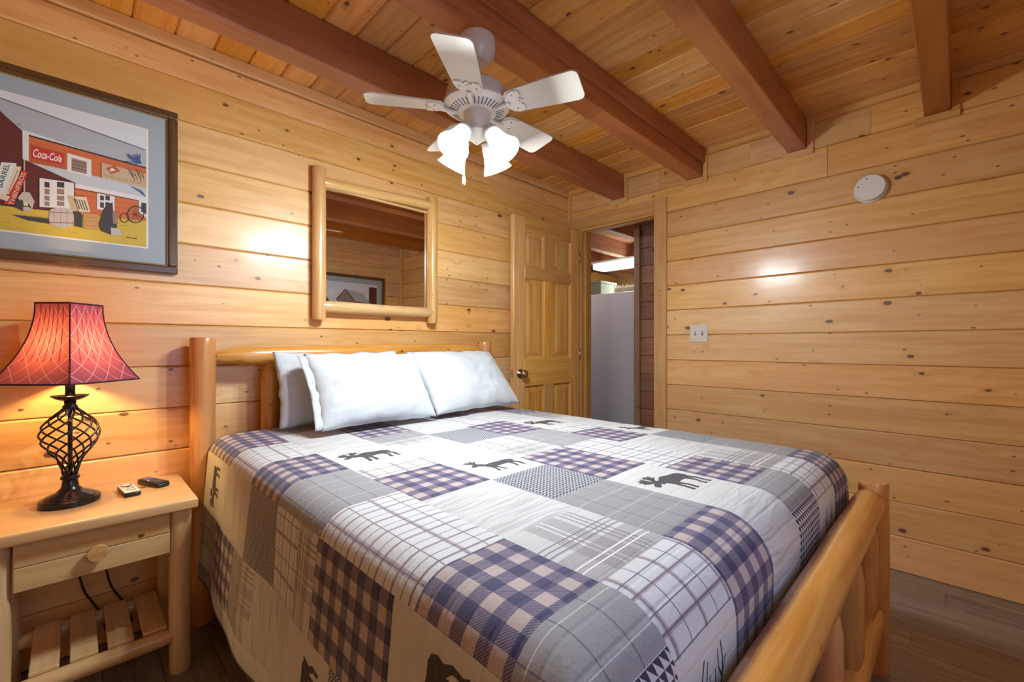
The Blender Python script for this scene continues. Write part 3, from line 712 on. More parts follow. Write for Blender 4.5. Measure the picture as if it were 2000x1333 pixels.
# ================================================================== nightstand
NX0, NX1, NY0 = -0.235, 0.302, 1.835
ns = thing('nightstand', 'pine nightstand with log legs and one drawer beside the bed', 'nightstand', (0.05, 2.04, 0))
part('table_top', nbox(-0.2685, 0.2685, -0.205, 0.205, 0, 0.036, 0.008, 3), M_STAND, ns, Matrix.Translation(((NX0 + NX1) / 2, NY0 + 0.206, 0.564)), angle=40)
LX0, LX1, LY0, LY1 = -0.160, 0.258, 1.895, 2.205
for i, (X, Y) in enumerate(((LX0, LY0), (LX1, LY0), (LX0, LY1), (LX1, LY1))):
    log_part('leg', (X, Y, 0), (X, Y, 0.563), 0.031, M_STAND, ns, 40 + i, rough=0.07)
dr = part('drawer', nbox(0, 0.352, 0, 0.02, 0, 0.069, 0.002), M_STAND, ns, Matrix.Translation((-0.125, 1.868, 0.492)))
part('drawer_plank', nbox(0, 0.352, 0, 0.02, 0, 0.068, 0.002), M_STAND, dr, Matrix.Translation((-0.125, 1.868, 0.4225)))
part('drawer_box', nbox(-0.12, 0.222, 1.889, 2.20, 0.43, 0.555), M_STAND, dr)
part('knob', lathe([(0.012, 0), (0.012, 0.012), (0.024, 0.014), (0.0255, 0.02), (0.0235, 0.026), (0, 0.0265)], 28), M_LOG, dr, Matrix.Translation((0.049, 1.868, 0.488)) @ Matrix.Rotation(R(90), 4, 'X'), angle=50)
part('side_panel', nbox(LX0 - 0.01, LX0 + 0.01, LY0 + 0.02, LY1, 0.43, 0.562), M_STAND, ns); part('side_panel', nbox(LX1 - 0.01, LX1 + 0.01, LY0 + 0.02, LY1, 0.43, 0.562), M_STAND, ns)
log_part('shelf_rail', (LX0, LY0 - 0.002, 0.128), (LX1, LY0 - 0.002, 0.128), 0.026, M_STAND, ns, 50, taper0=0.05, taper1=0.05, tip=0.6)
log_part('shelf_rail', (LX0, LY1, 0.128), (LX1, LY1, 0.128), 0.026, M_STAND, ns, 51, taper0=0.05, taper1=0.05, tip=0.6)
for i in range(4):
    X = -0.098 + i * 0.086
    part('slat', nbox(0, LY1 - LY0, 0, 0.012, 0, 0.064, 0.002), M_STAND, ns, basis((0, 1, 0), (0, 0, 1), (1, 0, 0), (X, LY0 + 0.01, 0.150)))

# cords hanging on the wall under the nightstand
def cord(pts, label):
    q = []
    P = [px(a, b, 1, YA - 0.012) for a, b in pts]
    for i in range(len(P) - 1):
        for k in range(6):
            t_ = k / 6; a, b, c, d = P[max(i - 1, 0)], P[i], P[i + 1], P[min(i + 2, len(P) - 1)]
            q.append(0.5 * ((2 * b) + (c - a) * t_ + (2 * a - 5 * b + 4 * c - d) * t_ ** 2 + (3 * b - a - 3 * c + d) * t_ ** 3))
    q.append(P[-1])
    o = part('power_cord', tube(q, 0.0035, 6), M_BLACK, None, smooth=True)
    return tag(o, label, 'cord', 'cords under the nightstand')
cord([(150, 1105), (156, 1130), (166, 1158), (182, 1178), (198, 1200), (206, 1230)], 'black power cord hanging under the drawer, farther from the bed')
cord([(203, 1095), (209, 1120), (219, 1148), (235, 1168), (250, 1185), (258, 1215)], 'black power cord hanging under the drawer, closer to the bed')

# ================================================================== table lamp
LX, LY, LZ = -0.012, 2.072, 0.600
lamp = thing('table_lamp', 'black twisted wire table lamp with burgundy lattice shade', 'lamp', (LX, LY, LZ))
T_L = Matrix.Translation((LX, LY, LZ))
part('base', lathe([(0.073, 0), (0.076, 0.004), (0.076, 0.018), (0.071, 0.022), (0.068, 0.022), (0.062, 0.028), (0.035, 0.040), (0.022, 0.055), (0.019, 0.078), (0.024, 0.082), (0.024, 0.089), (0.018, 0.094), (0.0, 0.094)], 40), M_IRON, lamp, T_L, angle=35)
part('rod', lathe([(0.006, 0.09), (0.006, 0.34)], 12), M_IRON, lamp, T_L, smooth=True)
def cage_r(t): 
    pts = [(0, .016), (.12, .021), (.25, .031), (.40, .055), (.52, .0695), (.62, .073), (.72, .069), (.82, .055), (.90, .036), (.96, .022), (1, .015)]
    for (a, ra), (b, rb) in zip(pts, pts[1:]):
        if t <= b: s = (t - a) / (b - a); s = s * s * (3 - 2 * s) * 0.4 + s * 0.6; return ra + (rb - ra) * s
    return pts[-1][1]
NW = 10
for k in range(NW):
    P = []
    for i in range(41):
        s = i / 40; th = 2 * math.pi * k / NW + s * R(235); rr = cage_r(s)
        P.append((rr * math.cos(th), rr * math.sin(th), 0.092 + s * 0.226))
    part('wire', tube(P, 0.0030, 7), M_IRON, lamp, T_L, smooth=True)
part('collar', lathe([(0.013, 0.310), (0.019, 0.314), (0.019, 0.322), (0.014, 0.328), (0.016, 0.340), (0.010, 0.342)], 24), M_IRON, lamp, T_L, smooth=True)
part('drip_dish', lathe([(0.0, 0.338), (0.014, 0.338), (0.034, 0.346), (0.047, 0.356), (0.0465, 0.358), (0.03, 0.350), (0.0, 0.345)], 40), M_IRON, lamp, T_L, smooth=True)
part('stem', lathe([(0.0125, 0.346), (0.0125, 0.42)], 20), M_IRON, lamp, T_L, smooth=True)
part('socket', lathe([(0.012, 0.42), (0.016, 0.425), (0.016, 0.455), (0.0, 0.455)], 16), M_IRON, lamp, T_L, smooth=True)
ts = NT('lampshade_cloth')
uv = ts.n('ShaderNodeUVMap').outputs[0]; u_, v_ = ts.sep(uv)[0:2]     # u: 0..1 round the shade, v: metres up the slope
A_ = ts.f('MULTIPLY', u_, 14.0); B_ = ts.f('MULTIPLY', v_, 1 / 0.068)
def lat(sgn):
    fr_ = ts.f('FRACT', ts.f('ADD', ts.f('ADD', A_, 40.0), ts.f('MULTIPLY', B_, sgn)))
    return ts.f('LESS_THAN', ts.f('ABSOLUTE', ts.f('SUBTRACT', fr_, 0.5)), 0.024)
line = ts.f('MAXIMUM', lat(1.0), lat(-1.0))
speck = ts.noise(ts.xyz(ts.f('MULTIPLY', u_, 260), ts.f('MULTIPLY', v_, 330), 0), 1.6, 2)
colr = ts.mix(ts.f('MULTIPLY', ts.ss(speck, 0.45, 0.7), 0.5), (0.150, 0.014, 0.060), (0.26, 0.05, 0.115))
colr = ts.mix(line, colr, (0.60, 0.34, 0.38))
ts.set(Base_Color=colr, Roughness=0.7, Sheen_Weight=0.3)
tr = ts.n('ShaderNodeBsdfTranslucent'); ts.put(tr.inputs[0], ts.mix(ts.f('MULTIPLY', line, 0.5), ts.mix(speck, (0.34, 0.045, 0.065), (0.62, 0.16, 0.15)), (0.70, 0.35, 0.30)))
mx = ts.n('ShaderNodeMixShader'); mx.inputs[0].default_value = 0.10
ts.t.links.new(ts.b.outputs[0], mx.inputs[1]); ts.t.links.new(tr.outputs[0], mx.inputs[2]); ts.t.links.new(mx.outputs[0], ts.t.nodes['Material Output'].inputs[0])
SB, ST_, RB, RT = 0.404, 0.660, 0.178, 0.080
def shade_r(t):  # t 0 bottom .. 1 top
    return RT + (RB - RT) * (1 - t) ** 2.1
def sq(th, r):   # square plan with its corners on the axes, corners slightly cut
    c, s = abs(math.cos(th)), abs(math.sin(th)); k = r / (c ** 1.0 + s ** 1.0) if c + s > 0 else r
    return k * 0.9 + r * 0.1 * 0.86
vs, fs, uvs = [], [], []; NA, NV = 96, 22
arc = 0; prev = None; vv = []
for j in range(NV + 1):
    t_ = j / NV; r_ = shade_r(t_); z_ = SB + (ST_ - SB) * t_
    if prev: arc += math.hypot(r_ - prev[0], z_ - prev[1])
    prev = (r_, z_); vv.append(arc)
    for i in range(NA + 1):
        th = 2 * math.pi * i / NA - math.pi / 2; rr = sq(th, r_)
        vs.append((rr * math.cos(th), rr * math.sin(th), z_)); uvs.append((i / NA, arc))
for j in range(NV):
    for i in range(NA):
        q = j * (NA + 1) + i; fs.append((q, q + 1, q + NA + 2, q + NA + 1))
m = bpy.data.meshes.new('shade'); m.from_pydata(vs, [], fs); quilt_uv(m, uvs)
sh = link('shade', m, lamp, ts.m, T_L, smooth=False)
M_RIB = plain('shade_cord', (0.055, 0.006, 0.016), 0.8)
def shade_pt(th, t_, off=0.0): r_ = sq(th, shade_r(t_)) + off; return (r_ * math.cos(th), r_ * math.sin(th), SB + (ST_ - SB) * t_)
for k in range(4): part('corner_seam', tube([shade_pt(k * math.pi / 2, i / 20, 0.0005) for i in range(21)], 0.0022, 6), M_RIB, sh, T_L, smooth=True)
for t_ in (0.0, 1.0): part('rim', tube([shade_pt(2 * math.pi * i / 96, t_) for i in range(97)], 0.003, 6, cap=False), M_RIB, sh, T_L, smooth=True)
for k in range(28):
    if k % 7 == 0: continue
    th = 2 * math.pi * k / 28
    part('rib', tube([shade_pt(th, 0.28 + 0.70 * i / 12, -0.002) for i in range(13)], 0.0011, 5), M_RIB, sh, T_L, smooth=True)
for k in range(4):
    th = k * math.pi / 2; part('shade_spoke', tube([(0, 0, ST_ - 0.02), (0.076 * math.cos(th), 0.076 * math.sin(th), ST_ - 0.006)], 0.0014, 5), M_IRON, sh, T_L)
tb = NT('warm_bulb'); tb.set(Base_Color=(1, 0.9, 0.7), Emission_Color=COL_LAMP, Emission_Strength=6.0)
part('bulb', lathe([(0.012, 0.455), (0.013, 0.462), (0.016, 0.470), (0.018, 0.476), (0.012, 0.482), (0.0, 0.484)], 20), tb.m, lamp, T_L, smooth=True)
def plight(name, loc, e, col, rad):
    l = bpy.data.lights.new(name, 'POINT'); l.energy = e; l.color = col; l.shadow_soft_size = rad
    o = bpy.data.objects.new(name, l); C.objects.link(o); o.location = loc; return o
plight('table_lamp_light', (LX, LY, LZ + 0.515), E_LAMP, COL_LAMP, 0.03)

# ================================================================== remote controls on the nightstand
def remote(name, label, c, yaw, L_, W_, bodym, topm, btns, tilt=0):
    M = Matrix.Translation((c[0], c[1], 0.6005)) @ Matrix.Rotation(R(yaw), 4, 'Z')
    th = thing(name, label, 'remote control', (c[0], c[1], 0.6))
    part('body', nbox(-W_ / 2, W_ / 2, -L_ / 2, L_ / 2, 0, 0.015, 0.005, 2), bodym, th, M, smooth=True)
    tpp = part('faceplate', nbox(-W_ / 2 + 0.0015, W_ / 2 - 0.0015, -L_ / 2 + 0.0015, L_ / 2 - 0.0015, 0.0148, 0.0178, 0.0012), topm, th, M)
    for (x, y, rx, ry, m) in btns:
        bm = lathe([(1, 0.0), (1, 0.0018), (0, 0.0018)], 14); bmesh.ops.scale(bm, vec=(rx, ry, 1), verts=bm.verts[:])
        part('button', bm, m, tpp, M @ Matrix.Translation((x, y, 0.0177)))
    return th
remote('remote_control', 'white remote control with dark underside on the nightstand', (0.135, 2.065), 6, 0.125, 0.046, M_BLACK, M_IVORY,
       [(-0.014, 0.040, 0.004, 0.004, M_GREYBTN), (0.014, 0.046, 0.004, 0.004, M_GREYBTN), (0, 0.022, 0.013, 0.004, M_BLACK), (0, 0.010, 0.004, 0.003, M_BLACK), (-0.012, 0.022, 0.003, 0.006, M_GREYBTN), (0.010, -0.004, 0.005, 0.002, M_GREYBTN), (-0.006, -0.022, 0.006, 0.0015, M_GREYBTN), (0.006, -0.038, 0.008, 0.0015, M_GREYBTN)])
remote('remote_control', 'black remote control with purple pad on the nightstand', (0.208, 2.118), 22, 0.130, 0.042, M_BLACK, M_BLACK,
       [(0, 0.034, 0.013, 0.013, M_PURPLE), (0, 0.034, 0.005, 0.005, M_BLACK), (-0.012, 0.008, 0.004, 0.003, M_PLAST), (0.0, 0.008, 0.004, 0.003, M_GREYBTN), (0.012, 0.008, 0.004, 0.003, M_GREYBTN), (0, -0.018, 0.014, 0.004, M_GREYBTN), (0, -0.034, 0.014, 0.004, M_GREYBTN)])

# ================================================================== mirror in its log frame
mir = thing('log_mirror', 'rectangular mirror in a pale peeled log frame on the wall', 'mirror', (1.19, YA - 0.02, 1.25))
ym = YA - 0.034
ml = lambda n_, a, b, r, s, **k: log_part(n_, a, b, r, M_MLOG, mir, s, **k)
ml('post', (0.858, ym, 1.25), (0.858, ym, 2.005), 0.032, 60, rough=0.06); ml('post', (1.528, ym, 1.255), (1.528, ym, 2.012), 0.031, 61, rough=0.06)
ml('rail', (0.866, ym, 1.937), (1.52, ym, 1.965), 0.026, 62, rough=0.06); ml('rail', (0.866, ym, 1.317), (1.52, ym, 1.317), 0.030, 63, rough=0.08)
tm = NT('mirror_glass'); tm.set(Base_Color=(0.80, 0.78, 0.78), Metallic=1.0, Roughness=0.015)
part('mirror_glass', nbox(0.862, 1.524, YA - 0.020, YA - 0.014, 1.32, 1.955), tm.m, mir)
part('backing', nbox(0.862, 1.524, YA - 0.0138, YA - 0.002, 1.32, 1.955), M_DARK, mir)
part('mirror_bead', nbox(0.882, 1.505, YA - 0.028, YA - 0.0202, 1.915, 1.925), M_MLOG, mir)

# ================================================================== framed barn picture
M_FRAME = wood('picture_frame_wood', (0.13, 0.065, 0.026), (0.05, 0.024, 0.010), (0.10, 0.05, 0.02), kn=0.0, rough=0.25, coat=0.6, var=0.05)
M_GILT = plain('gilt_lip', (0.36, 0.24, 0.10), 0.3, metal=0.5)
M_MAT = plain('blue_grey_mat', (0.36, 0.42, 0.47), 0.9)
M_MATEDGE = plain('mat_bevel', (0.78, 0.78, 0.72), 0.8)
def ink(name, col): return plain('ink_' + name, col, 0.6, coat=0.35)
INK = {k: ink(k, v) for k, v in dict(sky=(0.66, 0.72, 0.78), roof=(0.40, 0.44, 0.50), roof2=(0.45, 0.485, 0.54), ridge=(0.16, 0.14, 0.17), dred=(0.115, 0.022, 0.018), dred2=(0.17, 0.035, 0.025), orange=(0.58, 0.145, 0.05), orange2=(0.44, 0.10, 0.035), white=(0.70, 0.71, 0.74),
        dark=(0.05, 0.045, 0.05), brick=(0.30, 0.20, 0.16), grass=(0.60, 0.44, 0.055), grass2=(0.42, 0.32, 0.05), red=(0.50, 0.035, 0.025), dkline=(0.06, 0.03, 0.03), pale=(0.50, 0.55, 0.60), tan=(0.52, 0.40, 0.25), barrel=(0.52, 0.47, 0.45), hay=(0.55, 0.30, 0.09), blue=(0.06, 0.10, 0.28), cream=(0.66, 0.60, 0.45), green=(0.03, 0.10, 0.06)).items()}
class Print:
    def __init__(s, name, parent, to3d):
        s.bm = bmesh.new(); s.mats = list(INK); s.to = to3d; s.lv = 0; s.name = name; s.parent = parent
    def poly(s, col, pts, lift=1.0):
        s.lv += lift
        f = s.bm.faces.new([s.bm.verts.new(s.to(x, y, s.lv * 0.00002)) for x, y in pts]); f.material_index = s.mats.index(col)
    def text(s, col, body, quad, shear=0.0, bold=0.0):
        cu = bpy.data.curves.new('lettering', 'FONT'); cu.body = body; cu.shear = shear; cu.offset = bold; cu.resolution_u = 3
        ob = bpy.data.objects.new('lettering', cu); C.objects.link(ob)
        bpy.context.view_layer.update()
        tmp = bpy.data.meshes.new_from_object(ob.evaluated_get(bpy.context.evaluated_depsgraph_get()))
        xs = [v.co.x for v in tmp.vertices]; ys = [v.co.y for v in tmp.vertices]
        x0, x1, y0, y1 = min(xs), max(xs), min(ys), max(ys); s.lv += 1
        (ax, ay), (bx_, by), (cx, cy), (dx, dy) = quad      # lower left, lower right, upper right, upper left
        nv = []
        for v in tmp.vertices:
            a, b = (v.co.x - x0) / (x1 - x0), (v.co.y - y0) / (y1 - y0)
            X = (ax * (1 - a) + bx_ * a) * (1 - b) + (dx * (1 - a) + cx * a) * b
            Y = (ay * (1 - a) + by * a) * (1 - b) + (dy * (1 - a) + cy * a) * b
            nv.append(s.bm.verts.new(s.to(X, Y, s.lv * 0.00002)))
        for p in tmp.polygons:
            try: f = s.bm.faces.new([nv[i] for i in p.vertices]); f.material_index = s.mats.index(col)
            except ValueError: pass
        bpy.data.objects.remove(ob); bpy.data.curves.remove(cu); bpy.data.meshes.remove(tmp)
    def ring(s, col, cx, cy, rx, ry, wd, n=20):
        s.lv += 1
        for i in range(n):
            a, b = 2 * math.pi * i / n, 2 * math.pi * (i + 1) / n
            q = [(cx + rx * math.cos(a), cy + ry * math.sin(a)), (cx + rx * math.cos(b), cy + ry * math.sin(b)), (cx + (rx - wd) * math.cos(b), cy + (ry - wd) * math.sin(b)), (cx + (rx - wd) * math.cos(a), cy + (ry - wd) * math.sin(a))]
            f = s.bm.faces.new([s.bm.verts.new(s.to(x, y, s.lv * 0.00002)) for x, y in q]); f.material_index = s.mats.index(col)
    def line(s, col, a, b, wd=4):
        d = Vector((b[0] - a[0], b[1] - a[1])); n = Vector((-d.y, d.x)).normalized() * wd / 2
        s.poly(col, [(a[0] + n.x, a[1] + n.y), (a[0] - n.x, a[1] - n.y), (b[0] - n.x, b[1] - n.y), (b[0] + n.x, b[1] + n.y)], 1)
    def done(s):
        m = bpy.data.meshes.new(s.name); s.bm.to_mesh(m); s.bm.free()
        for k in s.mats: m.materials.append(INK[k])
        return link(s.name, m, s.parent)
def picture(th, x0, x1, z0, z1, yw, sgn, fw=0.031, mw=0.068, lip=0.006):
    """yw: wall face, sgn -1 faces -Y, +1 faces +Y"""
    def pb(name, a, b, c, d, d0, d1, mat, bev=0.0): 
        ya, yb = sorted((yw + sgn * d0, yw + sgn * d1)); return part(name, nbox(a, b, ya, yb, c, d, bev, 2), mat, th)
    for (a, b, c, d) in ((x0, x1, z1 - fw, z1), (x0, x1, z0, z0 + fw), (x0, x0 + fw, z0 + fw, z1 - fw), (x1 - fw, x1, z0 + fw, z1 - fw)):
        pb('frame', a, b, c, d, 0.0005, 0.026, M_FRAME, 0.005)
    i = fw
    for (a, b, c, d) in ((x0 + i, x1 - i, z1 - i - lip, z1 - i), (x0 + i, x1 - i, z0 + i, z0 + i + lip), (x0 + i, x0 + i + lip, z0 + i + lip, z1 - i - lip), (x1 - i - lip, x1 - i, z0 + i + lip, z1 - i - lip)):
        pb('gilt_lip', a, b, c, d, 0.001, 0.018, M_GILT, 0.002)
    pb('mat_board', x0 + i, x1 - i, z0 + i, z1 - i, 0.001, 0.0120, M_MAT)
    j = fw + mw
    pb('mat_bevel', x0 + j - 0.006, x1 - j + 0.006, z0 + j - 0.006, z1 - j + 0.006, 0.0115, 0.0124, M_MATEDGE)
PY = YA - 0.013
pic = thing('framed_picture', 'framed barn picture with blue grey mat above the table lamp', 'picture', (-0.16, YA, 1.41))
FX0, FX1, FZ0, FZ1 = -0.630, 0.2975, 1.412, 2.070
picture(pic, FX0, FX1, FZ0, FZ1, YA, -1)
P_L, P_R, P_B, P_T = FX0 + 0.099, FX1 - 0.099, FZ0 + 0.099, FZ1 - 0.099
def topic(x, y, lift):   # picture drawing coordinates -> a point on the print
    p = px(x / 4.3, 180 + y / 4.3, 1, PY)
    return Vector((min(max(p.x, P_L), P_R), PY - lift, min(max(p.z, P_B), P_T)))
pr_ = Print('print', pic, lambda x, y, l: Vector((x, PY - l, y)))
pr_.poly('sky', [(P_L, P_B), (P_R, P_B), (P_R, P_T), (P_L, P_T)]); pr_.poly('dred', [(P_L, P_B + 0.06), (-0.17, P_B + 0.075), (-0.17, P_B + 0.40), (P_L + 0.13, P_B + 0.42), (P_L, P_B + 0.30)]); pr_.poly('grass', [(P_L, P_B), (-0.17, P_B), (-0.17, P_B + 0.09), (P_L, P_B + 0.08)])
pr_.to = topic
pr_.poly('roof', [(-30, 38), (1230, 490), (1230, 655), (190, 315), (-30, 110)])
for i in range(9): pr_.line('roof2', (40 + i * 118, 120 + i * 46 + (i * 37) % 60), (120 + i * 118, 150 + i * 46 + (i * 37) % 60), 10)
pr_.line('ridge', (-10, 45), (1220, 486), 9)
pr_.poly('dred', [(-30, 135), (188, 325), (192, 565), (640, 765), (640, 1030), (-30, 985)])
for i in range(9): pr_.line('dred2', (-20, 230 + i * 85), (180 + (i > 4) * 160, 275 + i * 80), 5)
pr_.line('roof', (-20, 130), (188, 318), 14)
pr_.poly('white', [(188, 322), (242, 345), (242, 582), (190, 562)])
pr_.poly('orange', [(242, 362), (1230, 640), (1230, 815), (242, 585)])
for i in range(4): pr_.line('orange2', (242, 410 + i * 45), (1225, 670 + i * 40), 4)
pr_.line('dkline', (242, 365), (1230, 640), 13)
pr_.poly('pale', [(205, 570), (1230, 805), (1230, 900), (632, 768)])
pr_.line('dkline', (205, 572), (632, 768), 9)
pr_.poly('orange', [(632, 800), (1230, 925), (1230, 1110), (632, 1010)])
for i in range(3): pr_.line('orange2', (632, 860 + i * 45), (1225, 970 + i * 40), 4)
pr_.poly('white', [(632, 770), (1230, 885), (1230, 915), (632, 805)]); pr_.line('dkline', (632, 812), (1230, 925), 6)
pr_.poly('grass', [(-30, 950), (430, 1000), (1230, 1085), (1230, 1330), (-30, 1210)])
for i in range(10): pr_.line('grass2', (20 + i * 110, 1090 + (i * 53) % 90), (95 + i * 110, 1098 + (i * 53) % 90), 6)
pr_.poly('orange2', [(250, 435), (552, 515), (552, 652), (250, 590)]); pr_.poly('red', [(265, 450), (535, 522), (535, 615), (265, 560)])
pr_.text('white', 'Coca-Cola', [(278, 545), (520, 592), (520, 530), (278, 472)], shear=0.35, bold=0.02)
pr_.poly('white', [(566, 512), (768, 570), (768, 715), (566, 668)]); pr_.poly('brick', [(600, 552), (728, 586), (728, 690), (600, 660)])
for i in range(3): pr_.line('dark', (600, 575 + i * 28), (728, 606 + i * 28), 5)
pr_.poly('tan', [(850, 592), (1225, 690), (1225, 810), (850, 720)]); pr_.line('dkline', (850, 592), (850, 722), 6)
pr_.poly('orange2', [(890, 640), (960, 615), (1010, 665), (930, 690)]); pr_.poly('white', [(918, 668), (938, 632), (972, 660), (950, 664)])
for i in range(6): pr_.line('brick', (870 + i * 55, 690 + i * 14), (905 + i * 55, 712 + i * 12), 6)
for i in range(26):
    a = rnd.uniform(0, 6.28); r_ = rnd.uniform(15, 85); cx, cy = 1115, 560
    pr_.line('blue', (cx + 60 + rnd.uniform(-15, 15), cy + 40), (cx + r_ * math.cos(a), cy + r_ * 0.7 * math.sin(a)), 6)
for i in range(10): pr_.line('dark', (1070 + i * 14, 640 + (i * 37) % 60), (1110 + i * 11, 690 + (i * 29) % 70), 4)
for i in range(6): pr_.line('blue', (1100 + i * 18, 790 + i * 8), (1190 + i * 6, 850 + i * 6), 5)
pr_.poly('white', [(330, 722), (622, 765), (622, 985), (330, 965)]); pr_.line('dkline', (330, 722), (330, 966), 5)
for (a, b) in ((374, 416), (478, 540)):
    for (c, d) in ((755, 800), (812, 858), (870, 910), (918, 955)): pr_.poly('dark' if (a + c) % 2 else 'brick', [(a, c), (b, c + 6), (b, d + 6), (a, d)])
pr_.poly('white', [(815, 850), (962, 878), (962, 1005), (815, 985)])
for (a, b) in ((840, 872), (885, 922)):
    for (c, d) in ((868, 908), (925, 970)): pr_.poly('dark', [(a, c), (b, c + 6), (b, d + 6), (a, d)])
pr_.poly('white', [(1165, 910), (1230, 915), (1230, 1060), (1165, 1010)]); pr_.poly('dark', [(1185, 930), (1230, 935), (1230, 1030), (1185, 1005)])
pr_.poly('dark', [(90, 1028), (410, 1065), (415, 1108), (240, 1080)])
pr_.poly('tan', [(562, 870), (610, 874), (660, 1005), (600, 1002)]); pr_.poly('cream', [(625, 878), (725, 884), (760, 1012), (665, 1008)])
for i in range(4): pr_.line('dark', (640 + i * 22, 900 + i * 4), (670 + i * 22, 985 + i * 4), 8)
pr_.poly('barrel', [(422, 985), (500, 972), (608, 985), (622, 1060), (600, 1140), (510, 1142), (424, 1118), (410, 1050)])
for (a, b) in ((1010, 4), (1095, 5)): pr_.line('dark', (415, a), (616, a + 8), b)
for i in range(3): pr_.line('brick', (455 + i * 55, 990), (455 + i * 55, 1130), 4)
pr_.poly('dark', [(622, 1010), (655, 1000), (695, 1035), (692, 1140), (625, 1128)])
pr_.poly('hay', [(702, 1018), (828, 1030), (822, 1160), (706, 1148)])
for i in range(3): pr_.line('brick', (704, 1050 + i * 35), (825, 1060 + i * 35), 5)
pr_.poly('dark', [(868, 985), (905, 940), (945, 930), (950, 1000), (985, 1130), (930, 1200), (845, 1165), (828, 1110)])
pr_.poly('brick', [(945, 1010), (985, 1020), (990, 1110), (950, 1105)]); pr_.poly('barrel', [(930, 1140), (1005, 1150), (1030, 1205), (935, 1205)])
pr_.ring('dark', 1045, 1058, 38, 42, 7); pr_.ring('dark', 1140, 1030, 72, 74, 8)
for i in range(6):
    a = math.pi * i / 6; pr_.line('dark', (1140 + 70 * math.cos(a), 1030 + 70 * math.sin(a)), (1140 - 70 * math.cos(a), 1030 - 70 * math.sin(a)), 3)
pr_.line('barrel', (205, 570), (205, 860), 12)
pr_.poly('barrel', [(150, 890), (190, 840), (250, 845), (290, 920), (270, 990), (230, 920), (165, 915)])
pr_.poly('dark', [(115, 925), (185, 905), (270, 1000), (190, 1000), (118, 965)]); pr_.poly('cream', [(195, 915), (240, 925), (235, 960), (200, 955)]); pr_.poly('barrel', [(195, 965), (245, 965), (275, 1000), (195, 1000)])
pr_.poly('white', [(10, 590), (142, 602), (48, 880), (-40, 850)]); pr_.text('green', 'BARREL', [(18, 810), (85, 612), (42, 598), (-25, 790)], bold=0.015)
pr_.poly('cream', [(128, 622), (182, 632), (95, 880), (36, 842)]); pr_.line('brick', (150, 660), (72, 840), 8)
pr_.poly('red', [(188, 655), (238, 672), (118, 950), (28, 940)]); pr_.text('cream', 'THENFROS', [(108, 955), (220, 685), (182, 672), (72, 945)], bold=0.01)
pr_.poly('cream', [(-20, 842), (88, 880), (60, 920), (-20, 892)])
pr_.line('dkline', (1062, 1220), (1105, 1228), 5); pr_.line('dkline', (1110, 1228), (1150, 1232), 6)
pr_.done()
# the companion picture on the wall opposite (reflected in the mirror)
pic2 = thing('framed_picture', 'framed picture of a dark barn on the opposite wall, seen in the mirror', 'picture', (2.2, YF, 1.28))
picture(pic2, 1.80, 2.66, 1.27, 1.93, YF, 1)
p2 = Print('print', pic2, lambda x, y, l: Vector((2.561 - x, YF + 0.013 + l, 1.369 + y)))
p2.poly('sky', [(0, 0), (.66, 0), (.66, .46), (0, .46)]); p2.poly('grass', [(0, 0), (.66, 0), (.66, .10), (0, .08)])
p2.poly('dred', [(0, .09), (.10, .10), (.10, .44), (0, .44)]); p2.poly('brick', [(.14, .08), (.48, .08), (.48, .27), (.38, .38), (.28, .27), (.14, .25)])
p2.poly('roof', [(.08, .24), (.28, .27), (.38, .39), (.17, .36)]); p2.line('dkline', (.28, .265), (.385, .39), .012); p2.line('dkline', (.385, .39), (.49, .265), .012)
for i in range(4): p2.poly('dark', [(.17 + i * .075, .12), (.21 + i * .075, .12), (.21 + i * .075, .19), (.17 + i * .075, .19)])
p2.poly('orange2', [(.14, .20), (.27, .20), (.27, .23), (.14, .23)]); p2.poly('green', [(.54, .08), (.66, .08), (.66, .26), (.60, .30), (.55, .22)])
p2.done()

# ================================================================== smoke detector, switch plate
sd = thing('smoke_detector', 'round white smoke detector on the pine wall', 'smoke detector', (XB, 0.305, 1.928))
MS = Matrix.Translation((XB, 0.305, 1.928)) @ Matrix.Rotation(R(-90), 4, 'Y')
part('mount_ring', lathe([(0.070, -0.0005), (0.071, 0.006), (0.066, 0.012), (0, 0.012)], 48), M_IVORY, sd, MS, angle=40)
part('cover', lathe([(0.058, 0.012), (0.060, 0.020), (0.0635, 0.022), (0.064, 0.036), (0.060, 0.041), (0.0, 0.042)], 48), M_PLAST, sd, MS, angle=40)
for (y, z) in ((0.046, 0.010), (0.012, 0.044)):
    part('indicator', lathe([(0.0035, 0), (0.0035, 0.0015), (0, 0.0015)], 12), M_GREYBTN, sd, MS @ Matrix.Translation((z, y, 0.0415)))
sw = thing('light_switch', 'ivory double toggle light switch plate beside the doorway', 'light switch', (XB, 1.183, 1.2))
part('plate', nbox(XB - 0.007, XB + 0.001, 1.183 - 0.057, 1.183 + 0.057, 1.201 - 0.057, 1.201 + 0.057, 0.003, 2), M_IVORY, sw)
for dy in (-0.023, 0.023):
    tg = part('toggle', nbox(XB - 0.019, XB - 0.007, 1.183 + dy - 0.004, 1.183 + dy + 0.004, 1.196, 1.212, 0.002), M_IVORY, sw)
    part('toggle_slot', nbox(XB - 0.0074, XB - 0.0069, 1.183 + dy - 0.0055, 1.183 + dy + 0.0055, 1.188, 1.214), M_GREYBTN, tg)
    for dz in (0.03, -0.03): part('screw', lathe([(0.003, 0), (0.003, 0.001), (0, 0.0015)], 10), M_IVORY, sw, Matrix.Translation((XB - 0.007, 1.183 + dy, 1.201 + dz)) @ Matrix.Rotation(R(-90), 4, 'Y'))

